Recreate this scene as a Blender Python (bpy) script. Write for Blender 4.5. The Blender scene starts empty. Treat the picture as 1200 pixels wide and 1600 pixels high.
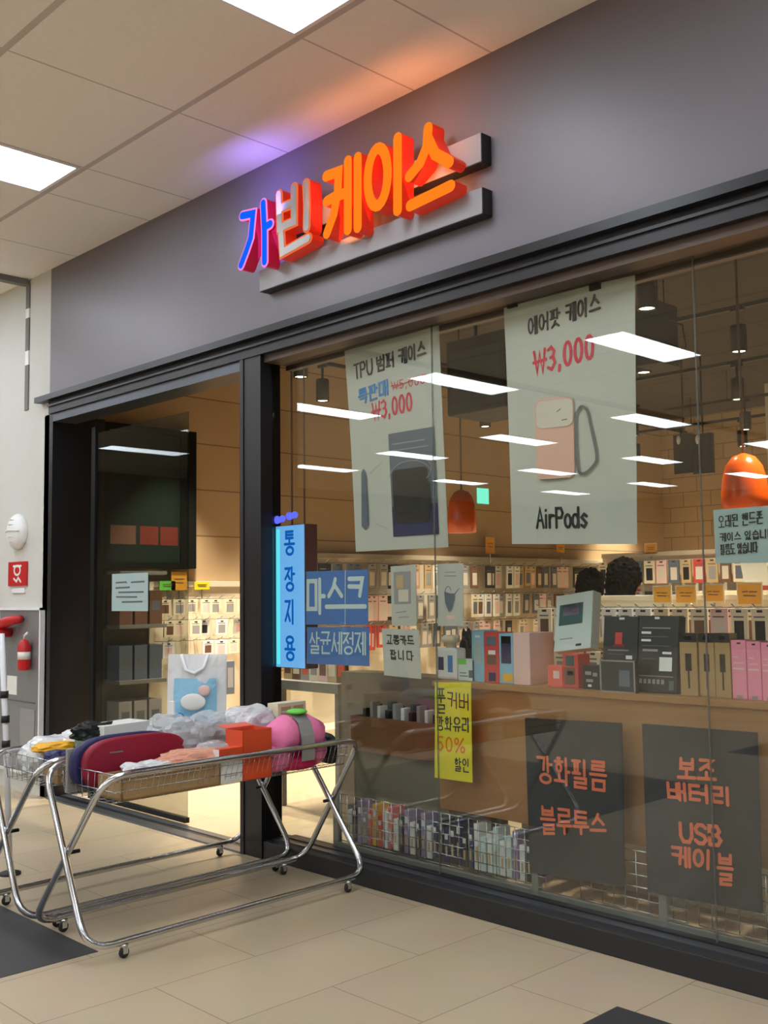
import bpy, bmesh, math, random
from mathutils import Vector, Matrix, noise
random.seed(7)
sc = bpy.context.scene
COL = sc.collection
# ------------------------------------------------------------------ camera
IMG_W, IMG_H, FPX = 1200, 1600, 1633.8
YAW, PITCH, ROLL = -0.799681536, 0.0789983579, -0.0120536584
CAM = Vector((4.029, -3.883, 1.55))
def cam_axes():
    cy, sy, cp, sp = math.cos(YAW), math.sin(YAW), math.cos(PITCH), math.sin(PITCH)
    cr, sr = math.cos(ROLL), math.sin(ROLL)
    f = Vector((sy*cp, cy*cp, sp)); r = Vector((cy, -sy, 0)); u = r.cross(f)
    return r*cr + u*sr, u*cr - r*sr, f
RX, UP, FW = cam_axes()
cd = bpy.data.cameras.new('camera'); cam = bpy.data.objects.new('camera', cd); COL.objects.link(cam)
cd.sensor_fit = 'VERTICAL'; cd.sensor_height = 32.0; cd.lens = 32.0*FPX/IMG_H
cd.clip_start = 0.05; cd.clip_end = 200
m = Matrix.Identity(4)
for i in range(3):
    m[i][0], m[i][1], m[i][2], m[i][3] = RX[i], UP[i], -FW[i], CAM[i]
cam.matrix_world = m
sc.camera = cam
def at(px, py, ax, val):
    """the point of the plane <ax>=val that the photograph shows at pixel (px, py)"""
    d = RX*((px-600)/FPX) - UP*((py-800)/FPX) + FW
    i = 'xyz'.index(ax); return CAM + d*((val-CAM[i])/d[i])
# ------------------------------------------------------------------ render look, world
sc.view_settings.view_transform = 'Standard'; sc.view_settings.look = 'None'
sc.view_settings.gamma = 1.0; sc.view_settings.use_curve_mapping = False
sc.view_settings.exposure = 0.75
sc.cycles.use_denoising = True
sc.cycles.transparent_max_bounces = 24
sc.cycles.max_bounces = 8; sc.cycles.diffuse_bounces = 5; sc.cycles.glossy_bounces = 4
sc.cycles.sample_clamp_indirect = 6.0
sc.cycles.caustics_reflective = False
PANEL = 10.0            # strength of the corridor's ceiling panels
SPOT = 230.0            # watts of one track spot in the shop
w = bpy.data.worlds.new('world'); sc.world = w; w.use_nodes = True
w.node_tree.nodes['Background'].inputs[0].default_value = (.75, .8, 1, 1)
w.node_tree.nodes['Background'].inputs[1].default_value = 0.10
# ------------------------------------------------------------------ materials
MATS = {}
def srgb(r, g, b):
    f = lambda c: (c/255/12.92 if c/255 <= .04045 else ((c/255+.055)/1.055)**2.4)
    return (f(r), f(g), f(b), 1)
def mat(name, col=(200, 200, 200), rough=.5, metal=0, var=.06, scale=9, emit=None, es=1.0, spec=.5, bump=0, alpha=None):
    if name in MATS: return MATS[name]
    M = bpy.data.materials.new(name); M.use_nodes = True; nt = M.node_tree; b = nt.nodes['Principled BSDF']
    c = srgb(*col)
    b.inputs['Roughness'].default_value = rough; b.inputs['Metallic'].default_value = metal
    b.inputs['Specular IOR Level'].default_value = spec
    tc = nt.nodes.new('ShaderNodeTexCoord'); nz = nt.nodes.new('ShaderNodeTexNoise')
    nz.inputs['Scale'].default_value = scale; nz.inputs['Detail'].default_value = 4
    nt.links.new(tc.outputs['Object'], nz.inputs['Vector'])
    rp = nt.nodes.new('ShaderNodeMix'); rp.data_type = 'RGBA'
    rp.inputs[6].default_value = tuple(max(0, x*(1-var)) for x in c[:3])+(1,)
    rp.inputs[7].default_value = tuple(min(1, x*(1+var)) for x in c[:3])+(1,)
    nt.links.new(nz.outputs['Fac'], rp.inputs[0]); nt.links.new(rp.outputs[2], b.inputs['Base Color'])
    if bump:
        bp = nt.nodes.new('ShaderNodeBump'); bp.inputs['Strength'].default_value = bump; bp.inputs['Distance'].default_value = .01
        nt.links.new(nz.outputs['Fac'], bp.inputs['Height']); nt.links.new(bp.outputs['Normal'], b.inputs['Normal'])
    if emit:
        b.inputs['Emission Color'].default_value = srgb(*emit); b.inputs['Emission Strength'].default_value = es
    if alpha is not None: b.inputs['Alpha'].default_value = alpha
    MATS[name] = M; return M
def glass_mat(name, tint=(1, 1, 1), f0=.042):
    """thin architectural glass: clear straight through, mirror share by Schlick"""
    M = bpy.data.materials.new(name); M.use_nodes = True; nt = M.node_tree; nt.nodes.clear()
    N = nt.nodes.new; L = nt.links.new
    g = N('ShaderNodeNewGeometry'); d = N('ShaderNodeVectorMath'); d.operation = 'DOT_PRODUCT'
    L(g.outputs['Incoming'], d.inputs[0]); L(g.outputs['True Normal'], d.inputs[1])
    a = N('ShaderNodeMath'); a.operation = 'ABSOLUTE'; L(d.outputs['Value'], a.inputs[0])
    s = N('ShaderNodeMath'); s.operation = 'SUBTRACT'; s.inputs[0].default_value = 1; L(a.outputs[0], s.inputs[1])
    p = N('ShaderNodeMath'); p.operation = 'POWER'; L(s.outputs[0], p.inputs[0]); p.inputs[1].default_value = 5
    q = N('ShaderNodeMath'); q.operation = 'MULTIPLY_ADD'; L(p.outputs[0], q.inputs[0]); q.inputs[1].default_value = 1-f0; q.inputs[2].default_value = f0
    t = N('ShaderNodeBsdfTransparent'); t.inputs[0].default_value = tint+(1,)
    gl = N('ShaderNodeBsdfGlossy'); gl.inputs['Roughness'].default_value = 0.0; gl.inputs['Color'].default_value = (1, 1, 1, 1)
    x = N('ShaderNodeMixShader'); L(q.outputs[0], x.inputs[0]); L(t.outputs[0], x.inputs[1]); L(gl.outputs[0], x.inputs[2])
    o = N('ShaderNodeOutputMaterial'); L(x.outputs[0], o.inputs[0])
    MATS[name] = M; return M
def film_mat(name, col, haze=.35):
    """crumpled clear plastic film: partly see-through, shiny"""
    M = bpy.data.materials.new(name); M.use_nodes = True; nt = M.node_tree; b = nt.nodes['Principled BSDF']
    b.inputs['Base Color'].default_value = srgb(*col); b.inputs['Roughness'].default_value = .18
    b.inputs['Alpha'].default_value = haze
    MATS[name] = M; return M
def emis(name, col, s):
    M = bpy.data.materials.new(name); M.use_nodes = True; nt = M.node_tree; nt.nodes.clear()
    e = nt.nodes.new('ShaderNodeEmission'); e.inputs[0].default_value = srgb(*col); e.inputs[1].default_value = s
    o = nt.nodes.new('ShaderNodeOutputMaterial'); nt.links.new(e.outputs[0], o.inputs[0]); MATS[name] = M; return M
def nodes_base(name, rough=.5, spec=.5):
    M = bpy.data.materials.new(name); M.use_nodes = True; MATS[name] = M
    b = M.node_tree.nodes['Principled BSDF']; b.inputs['Roughness'].default_value = rough; b.inputs['Specular IOR Level'].default_value = spec
    return M, M.node_tree, b
def floor_material():
    M, nt, b = nodes_base('floor_tile', .34, .4); N = nt.nodes.new; L = nt.links.new
    tc = N('ShaderNodeTexCoord'); mp = N('ShaderNodeMapping'); mp.inputs['Rotation'].default_value = (0, 0, math.pi/2)
    mp.inputs['Location'].default_value = (0.445, 0.21, 0)
    L(tc.outputs['Object'], mp.inputs[0])
    br = N('ShaderNodeTexBrick'); br.offset = .5; br.inputs['Scale'].default_value = 1
    br.inputs['Brick Width'].default_value = 1.0; br.inputs['Row Height'].default_value = .5
    br.inputs['Mortar Size'].default_value = .003; br.inputs['Mortar Smooth'].default_value = .2
    br.inputs['Color1'].default_value = srgb(192, 174, 146); br.inputs['Color2'].default_value = srgb(186, 168, 142)
    br.inputs['Mortar'].default_value = srgb(140, 124, 104)
    L(mp.outputs[0], br.inputs['Vector'])
    nz = N('ShaderNodeTexNoise'); nz.inputs['Scale'].default_value = 3.2; nz.inputs['Detail'].default_value = 5; L(tc.outputs['Object'], nz.inputs['Vector'])
    mx = N('ShaderNodeMix'); mx.data_type = 'RGBA'; mx.blend_type = 'OVERLAY'; mx.inputs[0].default_value = .35
    L(br.outputs['Color'], mx.inputs[6]); L(nz.outputs['Color'], mx.inputs[7])
    h = N('ShaderNodeMix'); h.data_type = 'RGBA'; h.inputs[0].default_value = .75
    L(br.outputs['Color'], h.inputs[7]); L(mx.outputs[2], h.inputs[6]); L(h.outputs[2], b.inputs['Base Color'])
    return M
def ceiling_material():
    """acoustic boards in a T-bar grid: period 2.63 in x (two boards and a lamp bay), .985 in y"""
    M, nt, b = nodes_base('ceiling_board', .85, .2); N = nt.nodes.new; L = nt.links.new
    tc = N('ShaderNodeTexCoord'); sp = N('ShaderNodeSeparateXYZ'); L(tc.outputs['Object'], sp.inputs[0])
    def line(sock, off, per, wd):
        a = N('ShaderNodeMath'); a.operation = 'SUBTRACT'; L(sock, a.inputs[0]); a.inputs[1].default_value = off
        p = N('ShaderNodeMath'); p.operation = 'PINGPONG'; L(a.outputs[0], p.inputs[0]); p.inputs[1].default_value = per/2
        c = N('ShaderNodeMath'); c.operation = 'LESS_THAN'; L(p.outputs[0], c.inputs[0]); c.inputs[1].default_value = wd
        return c.outputs[0]
    ls = [line(sp.outputs[0], o, 2.63, .006) for o in (.30, .835, -.765)] + [line(sp.outputs[1], -.785, .985, .018)]
    s = ls[0]
    for l in ls[1:]:
        a = N('ShaderNodeMath'); a.operation = 'MAXIMUM'; L(s, a.inputs[0]); L(l, a.inputs[1]); s = a.outputs[0]
    nz = N('ShaderNodeTexNoise'); nz.inputs['Scale'].default_value = 40; L(tc.outputs['Object'], nz.inputs['Vector'])
    m0 = N('ShaderNodeMix'); m0.data_type = 'RGBA'; m0.inputs[6].default_value = srgb(240, 234, 228); m0.inputs[7].default_value = srgb(248, 243, 238); L(nz.outputs['Fac'], m0.inputs[0])
    mx = N('ShaderNodeMix'); mx.data_type = 'RGBA'; L(s, mx.inputs[0]); L(m0.outputs[2], mx.inputs[6]); mx.inputs[7].default_value = srgb(200, 191, 188)
    L(mx.outputs[2], b.inputs['Base Color']); return M
def brick_material(name, c1, c2, mortar, rotate):
    M, nt, b = nodes_base(name, .8, .2); N = nt.nodes.new; L = nt.links.new
    tc = N('ShaderNodeTexCoord'); mp = N('ShaderNodeMapping'); mp.inputs['Rotation'].default_value = rotate; L(tc.outputs['Object'], mp.inputs[0])
    br = N('ShaderNodeTexBrick'); br.inputs['Scale'].default_value = 1; br.inputs['Brick Width'].default_value = .42; br.inputs['Row Height'].default_value = .21
    br.inputs['Mortar Size'].default_value = .006; br.inputs['Color1'].default_value = srgb(*c1); br.inputs['Color2'].default_value = srgb(*c2); br.inputs['Mortar'].default_value = srgb(*mortar)
    L(mp.outputs[0], br.inputs['Vector']); L(br.outputs['Color'], b.inputs['Base Color'])
    bp = N('ShaderNodeBump'); bp.inputs['Strength'].default_value = .3; bp.inputs['Distance'].default_value = .01; bp.invert = True
    L(br.outputs['Fac'], bp.inputs['Height']); L(bp.outputs[0], b.inputs['Normal']); return M
def wood_material(name, c1, c2):
    M, nt, b = nodes_base(name, .5, .4); N = nt.nodes.new; L = nt.links.new
    tc = N('ShaderNodeTexCoord'); mp = N('ShaderNodeMapping'); mp.inputs['Scale'].default_value = (1.2, 6, 14); L(tc.outputs['Object'], mp.inputs[0])
    nz = N('ShaderNodeTexNoise'); nz.inputs['Scale'].default_value = 2; nz.inputs['Detail'].default_value = 6; nz.inputs['Distortion'].default_value = .6; L(mp.outputs[0], nz.inputs['Vector'])
    mx = N('ShaderNodeMix'); mx.data_type = 'RGBA'; mx.inputs[6].default_value = srgb(*c1); mx.inputs[7].default_value = srgb(*c2); L(nz.outputs['Fac'], mx.inputs[0])
    L(mx.outputs[2], b.inputs['Base Color']); return M
def M(n): return MATS[n]
floor_material(); ceiling_material()
brick_material('beige_block', (202, 174, 136), (194, 166, 129), (144, 120, 92), (math.pi/2, 0, math.pi/2))
brick_material('beige_block_back', (190, 166, 134), (184, 160, 128), (140, 118, 92), (math.pi/2, 0, 0))
wood_material('counter_wood', (176, 128, 78), (150, 104, 60)); wood_material('brown_wood', (128, 82, 46), (104, 64, 34))
glass_mat('pane_glass', (.94, .96, .94), .05); glass_mat('door_glass', (.66, .68, .66), .004)
emis('panel_light', (236, 246, 255), PANEL); emis('spot_disc', (255, 236, 205), 14)
emis('orange_lit', (255, 122, 26), .70); emis('blue_lit', (14, 86, 255), .8); emis('pink_lit', (255, 140, 215), .6)
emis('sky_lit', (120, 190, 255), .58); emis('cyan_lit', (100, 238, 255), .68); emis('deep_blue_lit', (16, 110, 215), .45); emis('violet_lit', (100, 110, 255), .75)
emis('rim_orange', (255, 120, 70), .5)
mat('fascia_grey', (118, 112, 120), .42, var=.08, scale=1.5, spec=.45)
mat('dark_frame', (40, 38, 42), .4, .2); mat('black_frame', (16, 17, 22), .35); mat('frame_steel', (92, 96, 104), .3, .75)
mat('bronze_trim', (84, 68, 58), .45, .3)
mat('plaster', (206, 205, 200), .8, var=.02); mat('gap_grey', (120, 120, 118), .8); mat('far_wall', (150, 140, 124), .8)
mat('dark_tile', (54, 54, 56), .5, var=.12, scale=30); mat('curb_black', (36, 36, 38), .5); mat('track_steel', (112, 118, 130), .32, .8)
mat('shop_ceiling', (66, 56, 46), .9); mat('chrome', (205, 208, 212), .16, 1.0, var=.02); mat('wire', (178, 182, 186), .25, .9)
mat('rubber', (34, 30, 32), .6); mat('paper', (192, 192, 182), .75, var=.02); mat('paper_blue', (166, 188, 188), .75, var=.02); mat('ink', (38, 40, 44), .8); mat('grey_ink', (96, 100, 104), .8)
mat('red_ink', (214, 52, 78), .8); mat('blue_ink', (52, 132, 196), .8); mat('orange_paint', (224, 112, 74), .7)
mat('sheet_blue', (64, 118, 190), .45, var=.04); mat('sheet_text', (206, 224, 222), .6); mat('yellow_paper', (226, 212, 40), .6, var=.04); mat('orange_ink', (226, 120, 30), .7)
mat('board_black', (30, 31, 32), .7, var=.1); mat('slate', (92, 102, 116), .6); mat('deep_black', (14, 14, 16), .5); mat('skin_pink', (226, 176, 158), .6); mat('cap_beige', (214, 204, 188), .6)
mat('pink_line', (208, 164, 154), .7); mat('loop_grey', (96, 100, 100), .6)
mat('cream', (232, 218, 188), .6); mat('white_card', (232, 232, 228), .5); mat('tan', (196, 166, 120), .6); mat('kraft', (172, 140, 96), .7); mat('black_card', (24, 25, 30), .35)
mat('red_card', (206, 66, 60), .45); mat('coral', (232, 106, 88), .5); mat('pink_card', (238, 146, 172), .5); mat('pale_pink', (232, 194, 186), .5); mat('sky_card', (138, 190, 218), .5); mat('teal_dark', (40, 84, 88), .5)
mat('lilac', (150, 130, 168), .5); mat('brown_card', (112, 78, 60), .5); mat('grey_card', (150, 148, 148), .5); mat('navy', (32, 34, 84), .5); mat('maroon', (140, 12, 44), .55, var=.12, scale=40)
mat('magenta', (206, 24, 92), .55); mat('pink_plush', (240, 128, 176), .8, var=.1, scale=30, bump=.3); mat('orange_box', (222, 82, 44), .5); mat('lime', (110, 214, 80), .5); mat('amber', (240, 178, 40), .5); mat('tag_orange', (238, 170, 52), .6)
mat('pendant_orange', (232, 92, 20), .22, spec=.6); mat('black_metal', (22, 21, 21), .45, .3); mat('duct_black', (30, 30, 32), .7); mat('screen', (44, 48, 54), .3)
mat('hydrant_steel', (156, 160, 166), .35, .6, var=.12, scale=4); mat('red_paint', (196, 24, 30), .35); mat('white_plastic', (236, 236, 238), .4); mat('tube_white', (226, 226, 230), .35)
mat('hair', (9, 8, 8), .95, spec=.1, bump=.6, scale=60); mat('skin', (205, 160, 130), .55); mat('jacket', (34, 36, 44), .8); mat('trousers', (44, 44, 52), .85); mat('denim', (52, 64, 92), .85); mat('coat_brown', (70, 54, 44), .85)
mat('rack_cream', (226, 214, 190), .5); mat('rack_grey', (132, 130, 124), .5, .3); mat('dark_panel', (16, 18, 16), .5, spec=.2); mat('green_dark', (26, 40, 34), .6, spec=.2)
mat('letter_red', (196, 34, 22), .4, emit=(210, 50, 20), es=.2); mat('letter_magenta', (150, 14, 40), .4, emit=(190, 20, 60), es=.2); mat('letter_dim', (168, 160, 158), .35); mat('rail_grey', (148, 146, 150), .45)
mat('led_side', (86, 22, 34), .5); mat('silver_foil', (150, 156, 160), .25, .5); mat('floor_box', (64, 66, 76), .6)
film_mat('clear_film', (222, 226, 230), .45); film_mat('joint_clear', (120, 122, 116), .55); film_mat('white_film', (236, 238, 240), .8); film_mat('peach_film', (240, 176, 150), .8)
# ------------------------------------------------------------------ mesh builder
class MB:
    def __init__(s): s.v = []; s.f = []; s.m = []; s.mats = []; s.smooth = []
    def mi(s, mt):
        mt = MATS[mt] if isinstance(mt, str) else mt
        if mt not in s.mats: s.mats.append(mt)
        return s.mats.index(mt)
    def add(s, vs, fs, mt, smooth=False):
        o = len(s.v); s.v += [tuple(v) for v in vs]; k = s.mi(mt)
        for f in fs: s.f.append(tuple(i+o for i in f)); s.m.append(k); s.smooth.append(smooth)
        return s
    def box(s, a, b, mt, bev=0):
        x0, y0, z0 = a; x1, y1, z1 = b
        if bev <= 0:
            return s.add([(x0, y0, z0), (x1, y0, z0), (x1, y1, z0), (x0, y1, z0), (x0, y0, z1), (x1, y0, z1), (x1, y1, z1), (x0, y1, z1)],
                         [(0, 3, 2, 1), (4, 5, 6, 7), (0, 1, 5, 4), (1, 2, 6, 5), (2, 3, 7, 6), (3, 0, 4, 7)], mt)
        bm = bmesh.new(); bmesh.ops.create_cube(bm, size=1)
        for v in bm.verts: v.co = Vector(((x0+x1)/2+v.co.x*(x1-x0), (y0+y1)/2+v.co.y*(y1-y0), (z0+z1)/2+v.co.z*(z1-z0)))
        bmesh.ops.bevel(bm, geom=bm.edges[:], offset=bev, segments=2, affect='EDGES', profile=.6)
        return s.bm(bm, mt)
    def bm(s, bm, mt, smooth=False):
        bm.verts.index_update(); s.add([v.co for v in bm.verts], [[v.index for v in f.verts] for f in bm.faces], mt, smooth); bm.free(); return s
    def tube(s, pts, r, mt, n=8, closed=False, cap=True):
        pts = [Vector(p) for p in pts]; N = len(pts); rs = r if isinstance(r, (list, tuple)) else [r]*N
        vs = []; fs = []; ref = None
        for i, p in enumerate(pts):
            a = pts[(i-1) % N] if (closed or i > 0) else p; b = pts[(i+1) % N] if (closed or i < N-1) else p
            t = (b-a).normalized()
            if ref is None: ref = t.orthogonal().normalized()
            ref = (ref - t*ref.dot(t)).normalized(); q = t.cross(ref)
            for k in range(n):
                an = 2*math.pi*k/n; vs.append(p+(ref*math.cos(an)+q*math.sin(an))*rs[i])
        for i in range(N if closed else N-1):
            j = (i+1) % N
            for k in range(n): fs.append((i*n+k, i*n+(k+1) % n, j*n+(k+1) % n, j*n+k))
        if cap and not closed: fs.append(tuple(range(n-1, -1, -1))); fs.append(tuple((N-1)*n+k for k in range(n)))
        return s.add(vs, fs, mt, True)
    def lathe(s, prof, mt, n=24, c=(0, 0, 0)):
        vs = []; fs = []
        for r, z in prof:
            for k in range(n):
                a = 2*math.pi*k/n; vs.append((c[0]+r*math.cos(a), c[1]+r*math.sin(a), c[2]+z))
        for i in range(len(prof)-1):
            for k in range(n): fs.append((i*n+k, i*n+(k+1) % n, (i+1)*n+(k+1) % n, (i+1)*n+k))
        if prof[0][0] > 1e-4: fs.append(tuple(range(n-1, -1, -1)))
        if prof[-1][0] > 1e-4: fs.append(tuple((len(prof)-1)*n+k for k in range(n)))
        return s.add(vs, fs, mt, True)
    def blob(s, c, r, mt, sub=3, amp=.0, freq=4, seed=0, power=None, flat=None):
        bm = bmesh.new(); bmesh.ops.create_icosphere(bm, subdivisions=sub, radius=1)
        for v in bm.verts:
            d = v.co.normalized()
            if power: d = Vector([math.copysign(abs(x)**power, x) for x in d])
            k = 1+amp*noise.noise(d*freq+Vector((seed, seed*1.7, 3))) if amp else 1
            p = Vector((d.x*r[0]*k, d.y*r[1]*k, d.z*r[2]*k))
            if flat is not None and p.z < flat: p.z = flat
            v.co = Vector(c)+p
        return s.bm(bm, mt, amp < .2)
    def strokes(s, lines, fmap, wd, depth, mt, lift=.0006):
        """round-ended pen strokes on a surface: fmap(u,v) -> (point, normal); depth = how far they stand out"""
        h = wd/2
        for li, ln in enumerate(lines):
            P = [fmap(u, v) for u, v in ln]; n = P[0][1]; P = [p for p, _ in P]
            Q = [P[0]]
            for p in P[1:]:
                if (p-Q[-1]).length > 1e-5: Q.append(p)
            P = Q
            closed = len(P) > 3 and (P[0]-P[-1]).length < 1e-4
            if closed: P = P[:-1]
            N = len(P); lf = []; rt = []
            if N < 2: P = [P[0], P[0]+n.orthogonal().normalized()*wd*.05]; N = 2
            for i in range(N):
                a = P[i]-P[i-1] if (i > 0 or closed) else P[1]-P[0]
                b = P[(i+1) % N]-P[i] if (i < N-1 or closed) else a
                na = n.cross(a.normalized()); nb = n.cross(b.normalized()); m_ = (na+nb)
                m_ = m_.normalized() if m_.length > 1e-3 else na
                k = h/max(.45, m_.dot(na)); lf.append(P[i]+m_*k); rt.append(P[i]-m_*k)
            ring = lf+rt[::-1]
            if not closed:
                d1 = (P[-1]-P[-2]).normalized(); d0 = (P[0]-P[1]).normalized()
                c1 = [P[-1]+n.cross(d1)*h*math.cos(math.pi*t/6)+d1*h*math.sin(math.pi*t/6) for t in range(1, 6)]
                c0 = [P[0]+n.cross(d0)*h*math.cos(math.pi*t/6)+d0*h*math.sin(math.pi*t/6) for t in range(1, 6)]
                ring = lf+c1+rt[::-1]+c0
            R_ = len(ring); lo = n*lift; hi = n*(lift+depth+.00012*li)
            fs = []
            if closed:
                for i in range(N):
                    k = (i+1) % N; A, B = i, k; D, C_ = 2*N-1-i, 2*N-1-k
                    fs += [(R_+A, R_+B, R_+C_, R_+D), (A, B, R_+B, R_+A), (D, R_+D, R_+C_, C_)]
            else:
                for i in range(N-1): fs.append((R_+i, R_+i+1, R_+N+5+N-2-i, R_+N+5+N-1-i))
                fs.append(tuple(R_+k for k in range(N-1, N+6))); fs.append(tuple([R_+2*N+4]+[R_+k for k in range(2*N+5, 2*N+10)]+[R_]))
                fs += [(k, (k+1) % R_, R_+(k+1) % R_, R_+k) for k in range(R_)]
            s.add([p+lo for p in ring]+[p+hi for p in ring], fs, mt)
        return s
    def quad(s, pts, mt): return s.add(pts, [(0, 1, 2, 3)], mt)
    def xform(s, mx): s.v = [tuple(mx @ Vector(v)) for v in s.v]; return s
    def mesh(s, name):
        me = bpy.data.meshes.new(name); me.from_pydata(s.v, [], s.f)
        for mt in s.mats: me.materials.append(mt)
        me.polygons.foreach_set('material_index', s.m); me.polygons.foreach_set('use_smooth', s.smooth); me.update(); return me
    def build(s, name, parent=None, loc=(0, 0, 0), rz=0):
        o = bpy.data.objects.new(name, s.mesh(name)); COL.objects.link(o); o.location = loc; o.rotation_euler = (0, 0, rz)
        if parent: o.parent = parent
        return o
def tag(o, label=None, cat=None, group=None, kind=None):
    if label: o['label'] = label
    if cat: o['category'] = cat
    if group: o['group'] = group
    if kind: o['kind'] = kind
    return o
def thing(name, label, cat, loc=(0, 0, 0), rz=0, group=None):
    o = bpy.data.objects.new(name, None); COL.objects.link(o); o.location = loc; o.rotation_euler = (0, 0, rz); o.empty_display_size = .05
    return tag(o, label, cat, group)
def struct(name, mb, **k): return tag(mb.build(name, **k), kind='structure')
def dup(o, loc, rz=None, label=None, group=None):
    c = o.copy(); COL.objects.link(c); c.location = loc
    if rz is not None: c.rotation_euler = (0, 0, rz)
    if label: c['label'] = label
    if group: c['group'] = group
    for ch in list(o.children):
        d = ch.copy(); COL.objects.link(d); d.parent = c
        for g in ch.children:
            e = g.copy(); COL.objects.link(e); e.parent = d
    return c
def arc(cx, cy, rx, ry, a0=0, a1=360, n=14): return [(cx+rx*math.cos(math.radians(a0+(a1-a0)*i/n)), cy+ry*math.sin(math.radians(a0+(a1-a0)*i/n))) for i in range(n+1)]
# ------------------------------------------------------------------ pen lettering
CIRC = arc(.5, .5, .5, .5, 90, 450)
CON = {'ㄱ': [[(0, 1), (1, 1), (.8, 0)]], 'ㄴ': [[(0, 1), (0, 0), (1, 0)]], 'ㄷ': [[(1, 1), (0, 1), (0, 0), (1, 0)]],
 'ㄹ': [[(0, 1), (1, 1), (1, .5), (0, .5), (0, 0), (1, 0)]], 'ㅁ': [[(0, 0), (0, 1), (1, 1), (1, 0), (0, 0)]],
 'ㅂ': [[(0, 1), (0, 0), (1, 0), (1, 1)], [(0, .5), (1, .5)]], 'ㅅ': [[(.5, 1), (.35, .5), (0, 0)], [(.45, .65), (1, 0)]], 'ㅇ': [CIRC],
 'ㅈ': [[(0, 1), (1, 1), (.5, .45), (0, 0)], [(.5, .45), (1, 0)]], 'ㅊ': [[(.35, 1), (.65, 1)], [(0, .78), (1, .78), (.5, .4), (0, 0)], [(.5, .4), (1, 0)]],
 'ㅋ': [[(0, 1), (1, 1), (.8, 0)], [(0, .55), (.9, .52)]], 'ㅌ': [[(1, 1), (0, 1), (0, 0), (1, 0)], [(0, .5), (1, .5)]],
 'ㅍ': [[(0, 1), (1, 1)], [(0, 0), (1, 0)], [(.3, 1), (.3, 0)], [(.7, 1), (.7, 0)]],
 'ㅎ': [[(.35, 1), (.65, 1)], [(0, .75), (1, .75)], arc(.5, .3, .32, .3, 90, 450)], 'ㅆ': [[(.25, 1), (0, 0)], [(.22, .6), (.48, 0)], [(.75, 1), (.5, 0)], [(.72, .6), (1, 0)]]}
VOW = {'ㅏ': [[(.3, 1), (.3, 0)], [(.3, .5), (1, .5)]], 'ㅐ': [[(.1, 1), (.1, 0)], [(.85, 1), (.85, 0)], [(.1, .5), (.85, .5)]], 'ㅑ': [[(.3, 1), (.3, 0)], [(.3, .65), (1, .65)], [(.3, .35), (1, .35)]],
 'ㅓ': [[(.8, 1), (.8, 0)], [(.8, .5), (.05, .5)]], 'ㅔ': [[(.4, 1), (.4, 0)], [(.95, 1), (.95, 0)], [(.4, .5), (0, .5)]], 'ㅕ': [[(.8, 1), (.8, 0)], [(.8, .65), (0, .65)], [(.8, .35), (0, .35)]], 'ㅣ': [[(.5, 1), (.5, 0)]],
 'ㅗ': [[(0, .1), (1, .1)], [(.5, .1), (.5, 1)]], 'ㅛ': [[(0, .1), (1, .1)], [(.3, .1), (.3, 1)], [(.7, .1), (.7, 1)]], 'ㅜ': [[(0, .9), (1, .9)], [(.5, .9), (.5, 0)]], 'ㅠ': [[(0, .9), (1, .9)], [(.3, .9), (.3, 0)], [(.7, .9), (.7, 0)]], 'ㅡ': [[(0, .5), (1, .5)]]}
MIX = {'ㅘ': 'ㅗㅏ', 'ㅙ': 'ㅗㅐ', 'ㅚ': 'ㅗㅣ', 'ㅝ': 'ㅜㅓ', 'ㅞ': 'ㅜㅔ', 'ㅟ': 'ㅜㅣ', 'ㅢ': 'ㅡㅣ'}
INI = 'ㄱㄲㄴㄷㄸㄹㅁㅂㅃㅅㅆㅇㅈㅉㅊㅋㅌㅍㅎ'; MED = 'ㅏㅐㅑㅒㅓㅔㅕㅖㅗㅘㅙㅚㅛㅜㅝㅞㅟㅠㅡㅢㅣ'
FIN = ['', 'ㄱ', 'ㄲ', '', 'ㄴ', '', '', 'ㄷ', 'ㄹ', '', '', '', '', '', '', '', 'ㅁ', 'ㅂ', '', 'ㅅ', 'ㅆ', 'ㅇ', 'ㅈ', 'ㅊ', 'ㅋ', 'ㅌ', 'ㅍ', 'ㅎ']
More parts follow.
